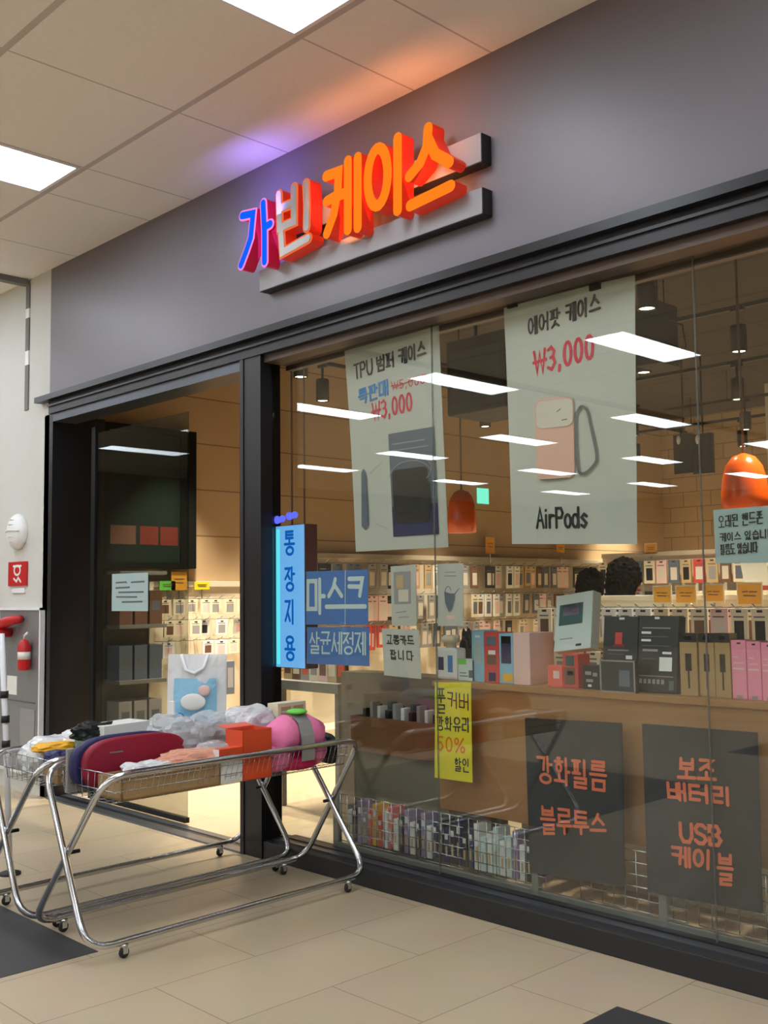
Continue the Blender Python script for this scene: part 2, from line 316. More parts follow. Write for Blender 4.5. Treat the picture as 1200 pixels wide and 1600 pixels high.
LAT = {'T': [[(0, 1), (1, 1)], [(.5, 1), (.5, 0)]], 'P': [[(0, 0), (0, 1), (.7, 1), (.95, .75), (.7, .5), (0, .5)]], 'U': [[(0, 1), (0, .3), (.25, 0), (.75, 0), (1, .3), (1, 1)]],
 'S': [[(.95, .85), (.7, 1), (.3, 1), (.05, .78), (.2, .58), (.8, .42), (.97, .22), (.7, 0), (.3, 0), (.03, .15)]], 'B': [[(0, 0), (0, 1), (.65, 1), (.85, .75), (.65, .52), (0, .52)], [(.65, .52), (.95, .27), (.7, 0), (0, 0)]],
 'A': [[(0, 0), (.5, 1), (1, 0)], [(.2, .38), (.8, .38)]], 'i': [[(.5, .65), (.5, 0)], [(.5, .9), (.5, .92)]], 'r': [[(.15, .65), (.15, 0)], [(.15, .45), (.45, .65), (.8, .62)]], 'o': [arc(.5, .33, .42, .33)],
 'd': [arc(.42, .33, .4, .33), [(.85, 1), (.85, 0)]], 's': [[(.85, .55), (.5, .66), (.15, .5), (.8, .2), (.5, 0), (.1, .1)]], '3': [[(.1, .9), (.5, 1), (.88, .78), (.7, .55), (.4, .53)], [(.7, .55), (.95, .27), (.5, 0), (.05, .12)]],
 '0': [arc(.5, .5, .42, .5)], '5': [[(.85, 1), (.2, 1), (.12, .55), (.6, .62), (.92, .32), (.55, 0), (.08, .1)]], ',': [[(.5, .08), (.35, -.15)]], '%': [arc(.2, .78, .17, .2), arc(.8, .2, .17, .2), [(.85, 1), (.15, 0)]],
 '₩': [[(0, 1), (.25, 0), (.5, .9), (.75, 0), (1, 1)], [(-.08, .52), (1.08, .52)]]}
def fit(lines, x0, y0, x1, y1): return [[(x0+(x1-x0)*u, y0+(y1-y0)*v) for u, v in l] for l in lines]
def syllable(ch):
    k = ord(ch)-0xAC00
    if not 0 <= k < 11172: return LAT.get(ch, [])
    c, v, f = INI[k//588], MED[k % 588//28], FIN[k % 28]; out = []
    b = .44 if f else 0
    if v in MIX:
        h, r = MIX[v]
        out += fit(CON[c], .06, b+(1-b)*.5, .55, 1) + fit(VOW[h], .0, b+(1-b)*.12, .64, b+(1-b)*.4) + fit(VOW[r], .7, b+.02, 1, 1)
    elif v in 'ㅗㅛㅜㅠㅡ':
        out += fit(CON[c], .14, b+(1-b)*.5, .86, 1) + fit(VOW[v], 0, b+(0 if not f else .0), 1, b+(1-b)*.36)
    else:
        out += fit(CON[c], .04, b+(1-b)*.12, .52, 1-(.04)) + fit(VOW[v], .62, b, 1, 1)
    if f: out += fit(CON[f], .18, 0, .9, .33)
    return out
def text_lines(txt, gap=.22, lat_w=.7):
    """strokes of a line of writing, stretched into the unit square"""
    x = 0; out = []
    for ch in txt:
        if ch == ' ': x += .45; continue
        wd = 1 if 0xAC00 <= ord(ch) < 0xD7A4 else (.3 if ch in ',i' else (1.0 if ch in '%₩' else lat_w))
        out += fit(syllable(ch), x, 0, x+wd, 1); x += wd+gap
    x -= gap
    return [[(u/x, v) for u, v in l] for l in out]
def quadmap(tl, tr, bl, br, y, ny=-1):
    """unit square -> quad given by four photo pixels on the plane y"""
    A, B, C_, D = (at(*p, 'y', y) for p in (tl, tr, bl, br)); n = Vector((0, ny, 0))
    return lambda u, v: (A.lerp(B, u).lerp(C_.lerp(D, u), 1-v), n)
def write(mb, txt, fmap, wd, mt, depth=.0004, **k): return mb.strokes(text_lines(txt, **k), fmap, wd, depth, mt)
# ================================================================== THE SETTING
HC = 4.228
mb = MB(); mb.box((-16, -22, -.1), (14, 10, 0), 'floor_tile'); struct('floor', mb)
mb = MB()
for a, b in (((-2.9, -3.6), (-.26, -1.5)), ((-1.0, -8.2), (1.6, -5.3)), ((1.715, -1.45), (2.72, -.446))):
    mb.box((a[0], a[1], 0), (b[0], b[1], .002), 'dark_tile')
struct('floor_dark_tiles', mb)
mb = MB(); mb.box((-16, -22, HC), (14, 0.0, HC+.1), 'ceiling_board'); struct('ceiling', mb)
mb = MB(); mb.box((-3.82, 0, 3.175), (5.2, .14, HC), 'fascia_grey'); struct('wall_fascia', mb)
mb = MB(); mb.box((-16, 0, 0), (-3.82, .42, HC), 'plaster'); struct('wall_pillar', mb)
mb = MB()
for z0, z1, mt in ((4.19, 3.98, 'gap_grey'), (3.98, 3.9, 'white_plastic'), (3.9, 3.62, 'gap_grey'), (3.62, 3.5, 'white_plastic'), (3.5, 3.12, 'gap_grey')):
    mb.box((-4.25, -.012, z1), (-4.19, .0, z0), mt)
struct('trim_1', mb)
mb = MB(); mb.box((-4.27, -22, HC-.05), (-4.2, -.015, HC), 'gap_grey'); struct('trim_2', mb)
mb = MB(); mb.box((-16, -22.2, 0), (14, -22, HC), 'far_wall'); struct('wall_corridor_back', mb)
mb = MB(); mb.box((-16.2, -22, 0), (-16, 10, HC), 'far_wall'); struct('wall_corridor_left', mb)
mb = MB(); mb.box((13.8, -22, 0), (14, 10, HC), 'far_wall'); struct('wall_corridor_right', mb)
# head beam over door and windows
mb = MB(); mb.box((-3.95, -.07, 3.13), (5.2, .16, 3.175), 'black_frame'); mb.box((-3.8, -.02, 3.03), (5.2, .16, 3.13), 'dark_frame')
mb.box((-3.8, -.035, 3.085), (5.2, -.02, 3.1), 'black_frame'); struct('trim_3', mb)
mb = MB(); mb.box((-1.03, .02, 2.985), (5.2, .2, 3.03), 'bronze_trim'); mb.box((-1.03, .19, 2.955), (5.2, .23, 3.0), 'bronze_trim'); struct('trim_4', mb)
mb = MB(); mb.box((-3.76, .0, 2.965), (-1.23, .2, 3.03), 'frame_steel'); struct('trim_5', mb)
# jambs
mb = MB(); mb.box((-3.82, .0, 0), (-3.76, .46, 3.03), 'black_frame'); mb.box((-3.9, .0, 0), (-3.82, .46, 3.03), 'plaster'); struct('door_jamb_left', mb)
mb = MB(); mb.box((-1.225, -.01, 0), (-1.03, .075, 3.03), 'black_frame'); mb.box((-1.225, .075, 0), (-1.1, .2, 3.03), 'black_frame'); mb.box((-1.235, -.016, 0), (-1.2, .06, 3.03), 'dark_frame'); struct('door_jamb_right', mb)
mb = MB(); mb.box((-3.76, -.02, 0), (-1.23, .06, .012), 'track_steel'); mb.box((-3.76, .06, 0), (-1.23, .11, .008), 'black_frame'); mb.box((-3.76, .11, 0), (-1.23, .17, .012), 'track_steel'); struct('door_threshold', mb)
# curb under the glass
mb = MB(); mb.box((-1.03, 0, 0), (5.2, .25, .102), 'curb_black', .006); mb.box((-1.03, .06, .102), (5.2, .12, .112), 'frame_steel'); mb.box((-1.03, .12, .102), (5.2, .17, .118), 'black_frame'); struct('baseboard_curb', mb)
# window panes, each turned a hair so that reflections break at the joints
XA, XB = at(677, 700, 'y', .14).x, at(1098, 850, 'y', .14).x
for i, (x0, x1, t) in enumerate(((-1.1, XA-.002, -.0008), (XA+.002, XB-.002, .0004), (XB+.002, 5.2, .0012))):
    mb = MB(); L = x1-x0; mb.box((0, 0, 0), (L, .01, 2.87), 'pane_glass')
    struct('window_%d' % (i+1), mb, loc=(x0, .135, .115), rz=t)
mb = MB()
for x in (XA, XB): mb.box((x-.0022, .136, .115), (x+.0022, .146, 2.985), 'joint_clear')
struct('trim_6', mb)
# shop shell
mb = MB(); mb.box((-4.1, .42, 0), (-3.9, 9.6, 4.0), 'beige_block'); struct('wall_left', mb)
mb = MB(); mb.box((-3.9, 9.4, 0), (6, 9.6, 4.0), 'beige_block_back'); struct('wall_back', mb)
mb = MB(); mb.box((5.9, .2, 0), (6.1, 9.4, 4.0), 'beige_block'); struct('wall_right', mb)
mb = MB(); mb.box((-4.1, .14, 4.0), (6.1, 9.6, 4.1), 'shop_ceiling'); struct('ceiling_shop', mb)
# ================================================================== CORRIDOR CEILING LAMPS
k = 0; proto = None
for r, y1 in enumerate((-.82, -4.96, -9.38, -13.7, -18.0)):
    for c in range(-5, 4):
        x0 = .305+2.63*c
        lab = 'recessed white ceiling light panel in the rows over the corridor'
        if r == 0 and c == 0: lab = 'bright recessed ceiling panel nearest above the shop sign, cut by the top edge'
        if r == 0 and c == -1: lab = 'bright recessed ceiling panel at the left edge, over the pillar side'
        if proto is None:
            proto = thing('ceiling_light', lab, 'ceiling light', (x0, y1, HC), 0, 'ceiling light panels of the corridor')
            mb = MB(); mb.box((.02, -1.64, -.008), (.51, -.02, -.002), 'panel_light'); mb.build('diffuser', proto)
            mb = MB()
            for a, b in (((0, -1.66), (.02, 0)), ((.51, -1.66), (.53, 0)), ((.02, -1.66), (.51, -1.64)), ((.02, -.02), (.51, 0))): mb.box((a[0], a[1], -.012), (b[0], b[1], -.0005), 'white_plastic')
            mb.build('frame', proto)
        else: dup(proto, (x0, y1, HC), label=lab)
# ================================================================== SHOP SIGN
sign = thing('shop_sign', 'raised sign of orange, blue and unlit block letters on two grey rails', 'sign', (-.03, 0, 3.6))
def sub(mb, o): return mb.xform(Matrix.Translation(-Vector(o.location)))
for (a, b) in (((-.95, .82), (3.655, 3.80)), ((-.95, .82), (3.395, 3.525))):
    mb = MB(); mb.box((a[0], -.075, b[0]), (a[1], 0, b[1]), 'rail_grey', .003); mb.box((a[1]-.002, -.07, b[0]), (a[1]+.003, 0, b[1]), 'dark_frame'); mb.box((a[0], -.072, b[0]-.003), (a[1], 0, b[0]+.002), 'dark_frame')
    sub(mb, sign).build('mounting_rail', sign)
S = 430/1200
def sp(u, v): return at(350+u*S, 160+v*S, 'y', -.17)+Vector((0, .09, 0)), Vector((0, -1, 0))
def ell(cx, cy, rx, ry, tilt=0): return [(cx+rx*math.cos(a)+tilt*math.sin(a), cy+ry*math.sin(a)) for a in [2*math.pi*i/24 for i in range(25)]]
LET = [('blue_lit', 'pink_lit', 'letter_magenta', [[(80, 495), (128, 485), (118, 590), (98, 650), (75, 710)], [(172, 440), (178, 565), (178, 695)], [(178, 545), (203, 530)]], 'blue lit letter'),
 ('letter_dim', 'rim_orange', 'letter_red', [[(240, 402), (244, 548), (306, 520), (306, 372)], [(244, 462), (306, 438)], [(358, 355), (362, 450), (360, 545)], [(250, 572), (256, 655), (368, 592)]], 'unlit letter'),
 ('orange_lit', None, 'letter_red', [[(445, 322), (500, 302), (495, 400), (478, 490), (448, 572)], [(447, 432), (493, 405)], [(540, 255), (540, 555)], [(583, 240), (583, 545)], [(500, 405), (540, 392)]], None),
 ('orange_lit', None, 'letter_red', [ell(670, 325, 43, 126, -6), [(757, 155), (757, 470)]], None),
 ('orange_lit', None, 'letter_red', [[(890, 112), (885, 190), (855, 265), (808, 322)], [(893, 165), (920, 225), (982, 260)], [(812, 450), (988, 364)]], None)]
for face, rim, side, ls, lab in LET:
    mb = MB(); mb.strokes(ls, sp, .058, .09, side, lift=0); o = sub(mb, sign).build('letter', sign)
    if lab: o['label'] = lab
    if rim:
        mb = MB(); mb.strokes(ls, sp, .066, .003, rim, lift=.088); sub(mb, sign).build('letter_outline', o)
        mb = MB(); mb.strokes(ls, sp, .044, .003, face, lift=.0915); sub(mb, sign).build('letter_face', o)
    else:
        mb = MB(); mb.strokes(ls, sp, .060, .003, face, lift=.089); sub(mb, sign).build('letter_face', o)
for nm, x, z, c, e in (('orange_glow', .45, 3.75, (1, .3, .08), 1.6), ('orange_glow', -.1, 3.72, (1, .3, .08), 1.4), ('blue_glow', -.85, 3.8, (.3, .2, 1), 2.6)):
    l = bpy.data.lights.new(nm, 'AREA'); l.shape = 'DISK'; l.size = .5; l.energy = e; l.color = c
    o = bpy.data.objects.new(nm, l); COL.objects.link(o); o.parent = sign; o.location = Vector((x, -.19, z))-Vector(sign.location); o.rotation_euler = (math.radians(115), 0, 0)
# ================================================================== PILLAR FITTINGS
hy = thing('hydrant_cabinet', 'grey steel fire hydrant cabinet set on the pale pillar', 'fire hydrant', (-4.24, -.0, .42))
mb = MB(); mb.box((-.37, -.03, -.25), (.37, 0, 1.04), 'hydrant_steel', .006); mb.build('door', hy)
mb = MB()
for a, b in (((-.39, -.27), (.39, -.25)), ((-.39, 1.04), (.39, 1.06)), ((-.39, -.27), (-.37, 1.06)), ((.37, -.27), (.39, 1.06))): mb.box((a[0], -.04, a[1]), (b[0], 0, b[1]), 'white_plastic')
mb.build('frame', hy)
mb = MB(); mb.tube([(-.16, -.03, .86), (-.16, -.13, .86), (-.16, -.15, .8)], .045, 'red_paint', 12); mb.tube([(-.18, -.12, .92), (.0, -.1, .96), (.1, -.06, .97)], [.05, .04, .03], 'red_paint', 10); mb.build('valve', hy)['label'] = 'red valve'
mb = MB(); mb.box((-.2, -.036, .35), (-.02, -.03, .5), 'white_card'); mb.box((-.3, -.036, .3), (.3, -.03, .31), 'grey_ink'); mb.box((.05, -.036, -.1), (.3, -.03, .25), 'grey_card'); mb.build('notice_plate', hy)
ex = thing('fire_extinguisher', 'small red canister with white band beside the red valve', 'fire extinguisher', (-4.03, -.032, .98))
mb = MB(); mb.lathe([(.0, 0), (.045, .005), (.05, .03), (.05, .2), (.03, .24), (.015, .25)], 'red_paint', 16, (0, -.052, 0)); mb.build('canister', ex)
mb = MB(); mb.lathe([(.051, .09), (.051, .15)], 'white_card', 16, (0, -.052, 0)); mb.build('band', ex)
mb = MB(); mb.tube([(0, -.052, .25), (0, -.052, .28), (.05, -.052, .3)], .01, 'white_plastic', 8); mb.build('nozzle', ex)
sg = thing('wall_sign', 'small red square sign with a white hose symbol on the pillar', 'sign', (-4.33, -.002, 1.66))
mb = MB(); mb.box((-.17, -.012, 0), (.17, 0, .2), 'red_paint'); mb.build('plate', sg)
mb = MB(); f = lambda u, v: (Vector((-.1+.2*u, -.012, .02+.16*v)), Vector((0, -1, 0)))
mb.strokes([arc(.5, .68, .28, .24), [(.15, .9), (.85, .9)], [(.2, .25), (.45, .1), (.6, .3), (.85, .08)]], f, .018, .001, 'white_card'); mb.build('symbol', sg)
mb = MB(); mb.box((-4.44, -.012, 1.6), (-4.2, 0, 1.64), 'white_plastic', .003); tag(mb.build('name_strip'), 'thin pale strip right under the red hose sign', 'plate')
st = thing('alarm_dome', 'round white ribbed alarm dome on the pillar above the red sign', 'alarm', (-4.32, 0, 2.11))
mb = MB(); mb.blob((0, -.02, 0), (.15, .07, .15), 'white_plastic', 3, flat=-.2); mb.build('dome', st)
mb = MB()
for zz in (-.09, -.05, 0, .05, .09): mb.tube([(-.12+abs(zz)*.5, -.07+abs(zz)*.25, zz), (0, -.1+abs(zz)*.2, zz+.01), (.12-abs(zz)*.5, -.07+abs(zz)*.25, zz)], .008, 'white_card', 6)
mb.build('ribs', st)
pl = thing('pole_stand', 'white tubular pole with black joints at the far left edge', 'stand', (-1.9, -1.2, 0))
mb = MB(); mb.tube([(.1, 0, 0.02), (.02, 0, .75), (-.06, 0, 1.35)], .017, 'tube_white', 10); mb.build('pole', pl)
for zz, xx in ((.72, .022), (1.0, -.012), (.86, .008)):
    mb = MB(); mb.lathe([(.024, -.02), (.024, .02)], 'rubber', 12, (xx, 0, zz)); mb.build('joint', pl)
mb = MB(); mb.lathe([(.0, 0), (.06, 0), (.06, .012), (.02, .025), (0, .025)], 'rubber', 16, (.1, 0, 0)); mb.build('foot', pl)
# ================================================================== SALE CARTS
def fillet(pts, r, n=6):
    out = []; N = len(pts)
    for i in range(N):
        p = Vector(pts[i]); a = (Vector(pts[i-1])-p).normalized(); b = (Vector(pts[(i+1) % N])-p).normalized()
        for j in range(n+1):
            t = j/n; q0 = p+a*r; q1 = p+b*r
            out.append(q0*(1-t)**2+p*2*t*(1-t)+q1*t*t)
    return out
HY = .77
def make_cart(label, loc, rz):
    t = thing('folding_cart', label, 'cart', loc, rz, None)
    for s in (1, -1):
        xo = .012*s
        mb = MB(); mb.tube(fillet([(s*.25, -HY+xo, .78), (s*.25, HY-.0+xo, .78), (-s*.26, HY+.05+xo, .07), (-s*.26, -HY-.07+xo, .07)], .125), .0155, 'chrome', 10, closed=True); mb.build('tube_frame', t)
    for y in (-HY+.10, HY-.10):
        for x in (-.26, .26):
            mb = MB(); mb.lathe([(.012, 0), (.02, .012), (.02, .02)], 'chrome', 10, (0, 0, .04)); mb.box((-.014, -.012, .02), (-.010, .012, .055), 'chrome'); mb.box((.010, -.012, .02), (.014, .012, .055), 'chrome')
            c = mb.build('caster', t, (x, y, 0)); mb = MB()
            mb.lathe([(.0, -.009), (.02, -.009), (.024, -.004), (.024, .004), (.02, .009), (.0, .009)], 'rubber', 16); mb.xform(Matrix.Translation((0, 0, .024)) @ Matrix.Rotation(math.pi/2, 4, 'Y')); mb.build('wheel', c)
    for y in (-HY, HY):
        mb = MB(); mb.tube([(0, y-.03, .425), (0, y+.03, .425)], .009, 'black_metal', 8); mb.build('pivot_bolt', t)
    mb = MB(); r = .0018; y0, y1 = -HY+.07, HY-.07
    for x in (-.235, .235):
        for z in (.655, .70, .745): mb.tube([(x*(.86+.14*(z-.655)/.09), y0, z), (x*(.86+.14*(z-.655)/.09), y1, z)], r, 'wire', 4)
    n = 44
    for i in range(n+1):
        y = y0+(y1-y0)*i/n; mb.tube([(-.25, y, .775), (-.205, y, .65), (.205, y, .65), (.25, y, .775)], r*.8, 'wire', 4)
    for i in range(7): x = -.2+.4*i/6; mb.tube([(x, y0, .65), (x, y1, .65)], r, 'wire', 4)
    for y in (y0, y1):
        for z in (.70, .775): mb.tube([(-.24, y, z), (.24, y, z)], .003, 'wire', 6)
        for i in range(9): x = -.2+.4*i/8; mb.tube([(x, y, .65), (x*1.18, y, .775)], r*.8, 'wire', 4)
    mb.build('wire_basket', t)
    return t
CA = (-.385, -.80, 0); CB = (-.995, -.80, 0); RA = math.radians(1.6)
make_cart('chrome folding sale cart nearest the window, holding pink and orange goods', CA, RA)
make_cart('chrome folding sale cart at the left, behind the nearer one', CB, RA)
def boxitem(name, label, cat, loc, size, rz=0, body='white_card', decor=None, group=None, bev=.003, parts=()):
    """carton standing on loc: size (x, y, z); decor = [(face, u0, v0, u1, v1, material)] on 'f' (-y), 'r' (+x), 't' (top) faces"""
    o = thing(name, label, cat, loc, rz, group); sx, sy, sz = size
    mb = MB(); mb.box((-sx/2, -sy/2, 0), (sx/2, sy/2, sz), body, min(bev, min(size)/5))
    def patch(m_, d):
        fc, u0, v0, u1, v1, mt = d; e = .0008
        if fc == 'f': m_.box((-sx/2+u0*sx, -sy/2-e, v0*sz), (-sx/2+u1*sx, -sy/2, v1*sz), mt)
        elif fc == 'r': m_.box((sx/2, -sy/2+u0*sy, v0*sz), (sx/2+e, -sy/2+u1*sy, v1*sz), mt)
        else: m_.box((-sx/2+u0*sx, -sy/2+v0*sy, sz), (-sx/2+u1*sx, -sy/2+v1*sy, sz+e), mt)
    for d in decor or (): patch(mb, d)
    mb.build('body', o)
    for nm, d in parts: m2 = MB(); patch(m2, d); m2.build(nm, o)
    return o
def on_cart(c, x, y, z): a = RA; return (c[0]+x*math.cos(a)-y*math.sin(a), c[1]+x*math.sin(a)+y*math.cos(a), z)
# --- goods on the nearer cart
ct = thing('carton_tray', 'long open brown carton along the rim of the nearer cart', 'carton', on_cart(CA, .115, -.39, .655), RA)
mb = MB()
for a, b in (((-.1, -.27, 0), (.1, .27, .008)), ((-.1, -.27, 0), (-.092, .27, .10)), ((.092, -.27, 0), (.1, .27, .10)), ((-.1, -.27, 0), (.1, -.262, .10)), ((-.1, .262, 0), (.1, .27, .10))): mb.box(a, b, 'kraft')
mb.build('tray', ct)
def sleeve(label, x, y, mt, w_, h):
    t = thing('padded_sleeve', label, 'sleeve', on_cart(CA, x, y, .655), RA)
    mb = MB(); bm = bmesh.new(); n = 40; vs = []
    for th in (-.022, -.017, .017, .022):
        k = .93 if abs(th) > .02 else 1; ring = []
        for i in range(n):
            a = 2*math.pi*i/n; ca, sa = math.cos(a), math.sin(a)
            ring.append((th, w_*math.copysign(abs(ca)**.55, ca)*k, h/2+h/2*math.copysign(abs(sa)**.75, sa)*k))
        vs += ring
    fs = [tuple(range(n-1, -1, -1)), tuple(3*n+i for i in range(n))]+[(r*n+i, r*n+(i+1) % n, (r+1)*n+(i+1) % n, (r+1)*n+i) for r in range(3) for i in range(n)]
    mb.add(vs, fs, mt, True); mb.build('shell', t)
    mb = MB(); mb.box((.022, -w_*.55, h*.72), (.024, -w_*.3, h*.745), 'silver_foil'); mb.build('emblem', t)
    return t
sleeve('maroon rounded padded sleeve standing in the nearer cart', -.05, -.42, 'maroon', .28, .245)
sleeve('navy rounded padded sleeve standing right behind the maroon one', -.11, -.44, 'navy', .285, .25)
boxitem('grey_board', 'pale grey flat board standing behind the navy sleeve', 'board', on_cart(CA, -.16, -.47, .655), (.02, .5, .2), RA, 'grey_card')
def bag(name, label, cat, loc, r, mt, seed, amp=.45, freq=2.2, group=None, neck=True, sub_=4, print_=None):
    o = thing(name, label, cat, loc, random.uniform(-.3, .3), group)
    mb = MB(); bm = bmesh.new(); bmesh.ops.create_icosphere(bm, subdivisions=sub_, radius=1)
    for v in bm.verts:
        d = v.co.copy(); d = Vector([math.copysign(abs(x)**.75, x) for x in d])
        k = 1+amp*(noise.noise(d*freq+Vector((seed, 2, seed*.3)))*.6+abs(noise.noise(d*freq*2.6+Vector((seed*2, 0, 5))))*.5)
        z = d.z*r[2]*k; v.co = Vector((d.x*r[0]*k, d.y*r[1]*k, max(z, -r[2]*.8)+r[2]*.8))
    mb.bm(bm, mt, False); mb.build('wrap', o)
    if print_:
        mb = MB(); mb.blob((0, 0, r[2]*.75), (r[0]*.72, r[1]*.72, r[2]*.62), print_, 2, .2, 3, seed); mb.build('content', o)
    return o
bag('plastic_bag', 'white crumpled plastic bag in front of the maroon sleeve', 'bag', on_cart(CA, .1, -.45, .7), (.06, .12, .05), 'white_film', 3, .5)
bag('wrapped_goods', 'peach goods in clear wrap beside the white crumpled bag', 'packet', on_cart(CA, .1, -.2, .71), (.08, .17, .06), 'peach_film', 5, .35, print_='coral')
wp = boxitem('white_packet', 'white packet with orange top leaning beside the red orange box', 'packet', on_cart(CA, .19, -.05, .655), (.05, .16, .165), RA, 'white_card', [('r', 0, .78, 1, 1, 'orange_box'), ('t', 0, 0, 1, 1, 'orange_box'), ('r', .2, .2, .7, .22, 'grey_card')])
bag('wrapped_goods', 'coral goods in clear wrap behind the white packet', 'packet', on_cart(CA, .05, -.03, .70), (.07, .12, .075), 'clear_film', 9, .3, print_='coral')
ob = thing('open_box', 'tall open red orange box standing in the nearer cart', 'box', on_cart(CA, .15, .1, .655), RA)
mb = MB()
for a, b in (((-.07, -.09, 0), (.07, .09, .004)), ((-.07, -.09, 0), (-.066, .09, .24)), ((.066, -.09, 0), (.07, .09, .24)), ((-.07, -.09, 0), (.07, -.086, .24)), ((-.07, .086, 0), (.07, .09, .24))): mb.box(a, b, 'orange_box')
mb.build('carton', ob)
mb = MB(); mb.add([(-.07, -.09, .24), (-.07, .09, .24), (-.14, .09, .25), (-.14, -.09, .25), (-.07, -.09, .243), (-.07, .09, .243), (-.14, .09, .253), (-.14, -.09, .253)], [(0, 3, 2, 1), (4, 5, 6, 7), (0, 1, 5, 4), (1, 2, 6, 5), (2, 3, 7, 6), (3, 0, 4, 7)], 'coral'); mb.build('flap', ob)
pk = thing('neck_pillow', 'pink plush neck pillow with grey label sleeve in the nearer cart', 'pillow', on_cart(CA, .11, .405, .655), RA)
mb = MB(); P_ = [(.02, -.17, .07), (.03, -.15, .15), (.03, -.08, .165), (.02, 0, .15), (.03, .08, .165), (.03, .15, .15), (.02, .18, .07)]
mb.tube(P_, [.07, .085, .09, .075, .09, .085, .065], 'pink_plush', 16); mb.blob((.02, -.15, .08), (.085, .11, .08), 'pink_plush', 3); mb.blob((.02, .15, .09), (.085, .11, .09), 'pink_plush', 3); mb.build('cushion', pk)
mb = MB(); mb.blob((.01, .02, .04), (.1, .16, .055), 'magenta', 3, .15, 3, 2, flat=-.038); mb.build('base_fabric', pk)['label'] = 'magenta fabric underneath'
mb = MB(); mb.tube([(.125, 0, .06), (.128, 0, .1), (.12, .0, .16), (.1, 0, .215), (.05, 0, .25), (-.02, 0, .255)], .0015, 'grey_card', 4)
vs = []; PR = [(.13, .05), (.133, .1), (.128, .16), (.105, .22), (.05, .258), (-.03, .262)]
for x, z in PR: vs += [(x, -.055, z), (x, .055, z)]
mb.add(vs, [(2*i, 2*i+1, 2*i+3, 2*i+2) for i in range(5)], 'grey_card'); mb.add([(x-.003, y, z-.002) for x, y, z in vs], [(2*i, 2*i+2, 2*i+3, 2*i+1) for i in range(5)], 'grey_card'); mb.build('label_sleeve', pk)['label'] = 'grey paper label sleeve'
mb = MB(); mb.blob((.05, 0, .265), (.05, .07, .014), 'lime', 2); mb.build('tab', pk)['label'] = 'green tab'
pk.scale = (1.1, .8, 1.12)
bag('travel_pouch', 'black pouch at the window end of the nearer cart', 'pouch', on_cart(CA, .12, .655, .66), (.09, .035, .085), 'deep_black', 14, .15)
bag('foil_packet', 'white folded pouch behind the pink pillow', 'packet', on_cart(CA, -.1, .3, .82), (.09, .14, .085), 'white_film', 21, .3)
bag('foil_packet', 'grey silver crinkled packet beside the white folded pouch', 'packet', on_cart(CA, -.1, .48, .77), (.07, .14, .06), 'silver_foil', 23, .4)
boxitem('cream_box', 'cream packet with two square windows at the back of the nearer cart', 'box', on_cart(CA, -.12, .58, .77), (.08, .22, .2), RA+.1, 'cream', [('r', .1, .55, .45, .9, 'tan'), ('r', .55, .55, .9, .9, 'tan')])
boxitem('goods_tray', 'low grey tray under the wrapped goods of the nearer cart', 'tray', on_cart(CA, -.1, .38, .655), (.2, .6, .115), RA, 'silver_foil')
for i, (x, y, sd, lb) in enumerate(((-.13, -.14, 31, 'first clear crinkled bag of the pile behind the maroon sleeve'), (-.14, .06, 37, 'second clear crinkled bag of the pile, behind the open red orange box'), (-.12, .22, 41, 'clear crinkled bag with pink content behind the open red orange box'))):
    bag('clear_bag', lb, 'bag', on_cart(CA, x, y, .77 if i < 2 else .76), (.10, .13, .10), 'clear_film', sd, .35, print_=('silver_foil', 'grey_card', 'pink_card')[i])
boxitem('goods_tray', 'low pale tray under the clear crinkled bags', 'tray', on_cart(CA, -.12, .0, .655), (.18, .36, .11), RA, 'grey_card')
# --- goods on the left cart
boxitem('white_carton', 'white carton standing at the back of the left cart', 'carton', on_cart(CB, .12, -.27, .69), (.16, .3, .22), RA+.15, 'white_card', [('r', .4, .5, .55, .62, 'lilac'), ('r', .7, .25, .9, .3, 'grey_card'), ('f', .3, .4, .6, .6, 'lilac')])
boxitem('white_carton', 'smaller pale carton right of the white carton on the left cart', 'carton', on_cart(CB, .14, -.05, .69), (.12, .12, .2), RA-.1, 'paper', [('r', .1, .2, .8, .26, 'grey_card'), ('r', .1, .5, .6, .56, 'sky_card')])
boxitem('patterned_pack', 'white pack printed with purple dots at the back of the left cart', 'pack', on_cart(CB, .12, .13, .69), (.05, .14, .3), RA, 'white_card', [('r', u, v, u+.22, v+.1, 'lilac') for u in (.12, .45, .74) for v in (.25, .45, .65)])
mp_ = thing('mask_bag', 'white hanging bag with a light blue mask picture behind the left cart', 'bag', (-.80, -.62, .69), RA+.66)
mb = MB()
vs = []; n = 8
for j in range(n+1):
    for i in range(n+1): u, v = i/n, j/n; vs.append((-.16+.32*u, -.02-.03*math.sin(math.pi*u)*math.sin(math.pi*v)-.012*math.sin(9*u+4*v)*v, .55*v))
F = [(j*(n+1)+i, j*(n+1)+i+1, (j+1)*(n+1)+i+1, (j+1)*(n+1)+i) for j in range(n) for i in range(n)]
mb.add(vs, F, 'white_film'); mb.add([(x, -y*.6, z) for x, y, z in vs], [tuple(reversed(f)) for f in F], 'white_film'); mb.build('bag_body', mp_)
mb = MB(); mb.add([(x*.74, y-.022, .17+z*.46) for x, y, z in vs], F, 'sky_card'); mb.build('picture', mp_)
mb = MB(); mb.blob((-.0, -.078, .30), (.07, .008, .045), 'white_card', 3); mb.blob((.06, -.074, .36), (.035, .006, .03), 'pale_pink', 2); mb.blob((-.08, -.070, .22), (.03, .005, .025), 'blue_ink', 2); mb.build('picture_mask', mp_)
mb = MB(); mb.tube([(-.08, -.03, .55), (-.05, -.05, .47), (0, -.055, .45), (.05, -.05, .48), (.07, -.03, .55)], .01, 'white_plastic', 6); mb.build('handle', mp_)
